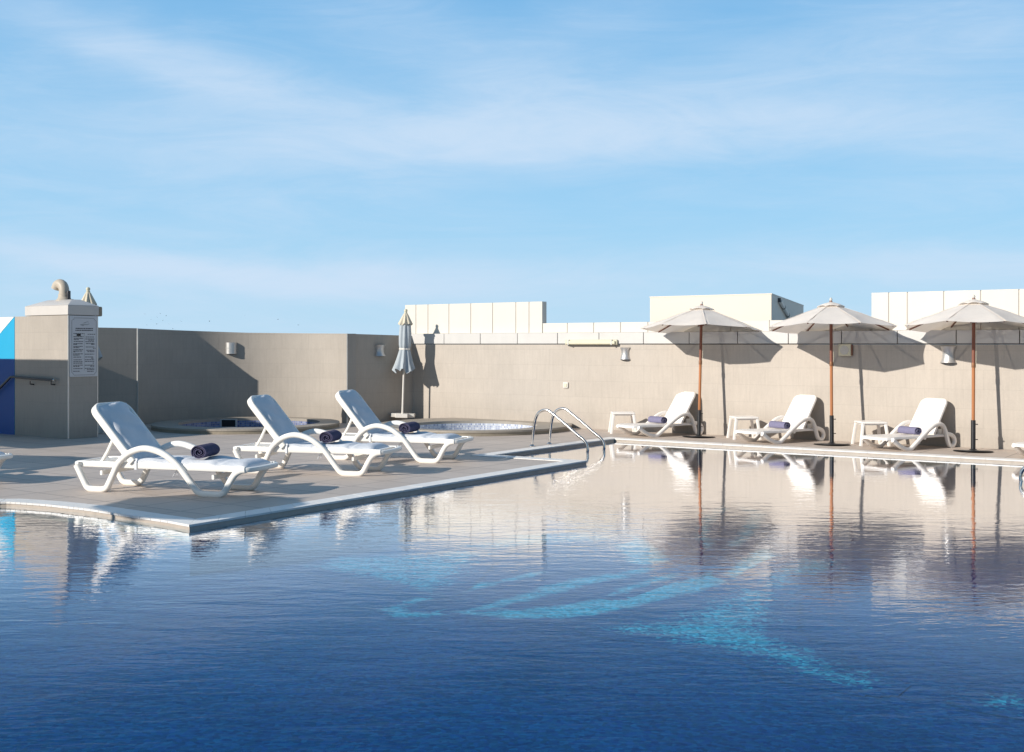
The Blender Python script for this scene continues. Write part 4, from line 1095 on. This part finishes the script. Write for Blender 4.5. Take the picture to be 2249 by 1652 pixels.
# ---------------------------------------------------------------- closed parasols
def closed_parasol(label, loc, base=True, lean=(0,0,0), hh=2.24):
    o = thing('closed_parasol', label, 'parasol', loc, 0); o.rotation_euler = lean
    fold = lambda amp, n, ph: (lambda i, a: amp*math.cos(n*a+ph+0.3*i)*(0.6+0.4*math.sin(2*a+1)))
    MB().tube([(0,0,0.02),(0,0,hh-0.06)], 0.020, 12).build('pole', M['white_paint'], o)
    ct = spline([(0.205,0,0.98),(0.185,0,1.05),(0.15,0,1.2),(0.112,0,1.38),(0.100,0,1.44),(0.116,0,1.52),(0.12,0,1.7),(0.112,0,1.85),(0.10,0,1.98),(0.06,0,2.10)],4)
    m = MB(); prof = [(p.x,p.z) for p in ct]; n = 64; vs = []
    for i, (r, z) in enumerate(prof):
        lo = max(0,1-(z-0.98)/0.5)
        for k in range(n):
            a = 2*PI*k/n
            rr = r*(1+(0.10+0.10*lo)*math.cos(8*a+0.5*math.sin(z*3))+0.05*math.cos(3*a+z*4))
            vs.append((rr*math.cos(a), rr*math.sin(a), z+lo*lo*(0.035*math.cos(8*a)+0.03*math.sin(3*a+1))))
    fs = [[i*n+k, i*n+(k+1)%n, (i+1)*n+(k+1)%n, (i+1)*n+k] for i in range(len(prof)-1) for k in range(n)]
    m.add(vs, fs).build('canopy', M['cloth_blue'], o, smooth=60)
    vs = []; pr2 = [(0.135,1.95),(0.118,2.00),(0.085,2.08),(0.05,2.16),(0.030,hh-0.05)]
    for i, (r, z) in enumerate(pr2):
        for k in range(n):
            a = 2*PI*k/n; lo = 1-i/4
            rr = r*(1+0.16*lo*math.cos(8*a)); vs.append((rr*math.cos(a), rr*math.sin(a), z+0.02*lo*math.cos(8*a+0.6)))
    fs = [[i*n+k, i*n+(k+1)%n, (i+1)*n+(k+1)%n, (i+1)*n+k] for i in range(len(pr2)-1) for k in range(n)]
    MB().add(vs, fs).build('top_cap', M['cloth_cream'], o, smooth=60)
    MB().lathe([(0.03,hh-0.06),(0.038,hh-0.045),(0.028,hh-0.03),(0.038,hh-0.005),(0.034,hh+0.02),(0.012,hh+0.035)], 14).build('finial', M['cream'], o)
    vs = []
    for z in (1.42,1.455):
        for k in range(n):
            a = 2*PI*k/n; rr = 0.112*(1+0.04*math.cos(8*a)); vs.append((rr*math.cos(a), rr*math.sin(a), z))
    MB().add(vs, [[k,(k+1)%n,n+(k+1)%n,n+k] for k in range(n)]).build('tie_strap', M['white_paint'], o, smooth=60)
    if base:
        MB().box(-0.14,0.12,-0.14,0.14,0,0.085).build('base_block', M['white_paint'], o, bevel=0.008)
        MB().box(-0.245,0.25,0.02,0.25,0,0.080).build('base_block', M['concrete'], o, bevel=0.008)
    return o
g = dp(883.5, 921.0, 23.85)
cp = closed_parasol('furled grey-blue parasol with cream top standing in the corner by the wall', (g.x, g.y, 0.092), True)
cp.rotation_euler = tuple((Matrix.Rotation(camrot,3,'Z') @ Matrix.Rotation(math.radians(1.9),3,'Y')).to_euler())
g = dp(193.5, 900, 20.7)
cp2 = closed_parasol('furled parasol standing behind the notice pillar, only its tip showing', (g.x, g.y, 0.39), False)
MB().box(-0.18,0.18,-0.18,0.18,-0.39,0.03).build('base_block', M['concrete'], cp2, bevel=0.01)

# ---------------------------------------------------------------- pool ladders
def ladder(label, u0, v0, flip=1):
    o = thing('pool_ladder', label, 'pool ladder', (u0, v0, 0))
    prof = [(0,0),(.012,.15),(.035,.31),(.058,.42),(.095,.50),(.15,.555),(.235,.585),(.32,.575),(.40,.525),(.56,.42),(.70,.325),(.84,.225),(.95,.155),(1.01,.095),(1.035,.025),(1.025,-.05),(.99,-.11),(.93,-.19),(.90,-.30),(.89,-.458)]
    for y in (0, 0.50):
        rl = MB().tube(spline([(a*flip,y,b) for a,b in prof],4), 0.0215, 12).build('rail', M['chrome'], o)
        MB().lathe([(0.055,0.0),(0.055,0.006),(0.034,0.016),(0.026,0.03)], 20, (0,y,0.001)).build('flange', M['chrome'], rl)
    for z in (-0.20,-0.40):
        MB().box(min(.86*flip,.95*flip),max(.86*flip,.95*flip),0.0,0.50,z-0.012,z+0.012).build('step', M['chrome'], o, bevel=0.004)
    return o
ladder('steel pool ladder at the notch in the pool edge left of the loungers', -10.165, 15.02)
ladder('steel pool ladder at the right picture edge, only the bend of its rails showing', -1.915, 15.02+0.0, -1)
bpy.data.objects['pool_ladder.001'].location = (-1.87, 14.9, 0)

# ---------------------------------------------------------------- a few distant birds
GB = 'specks of birds far off above the left walls'
bm_ = MB().add([(0,0,0),(-.5,.1,.16),(-.42,-.12,.12),(0,-.22,-.02),(.42,-.12,.12),(.5,.1,.16),(0,.32,0)], [[0,1,2,3],[0,3,4,5],[0,6,1],[0,5,6],[3,2,1,6],[6,5,4,3]])
bird0 = None
for (x, y) in [(318,690),(332,702),(345,697),(352,689),(344,712),(358,704),(372,712),(322,714),(398,706),(365,694),(380,722),(460,706),(538,693),(610,702),(655,714)]:
    p = dp(x, y, 330)
    if bird0 is None: o = bird0 = bm_.build('bird', M['bird'], smooth=0)
    else: o = bird0.copy(); C.objects.link(o)
    o.location = p; o.rotation_euler = (random.uniform(-.4,.4), random.uniform(-.4,.4), random.uniform(0,6)); o.scale = (0.55,)*3
    tag(o, 'tiny dark bird far off in the sky above the left walls', 'bird', GB)
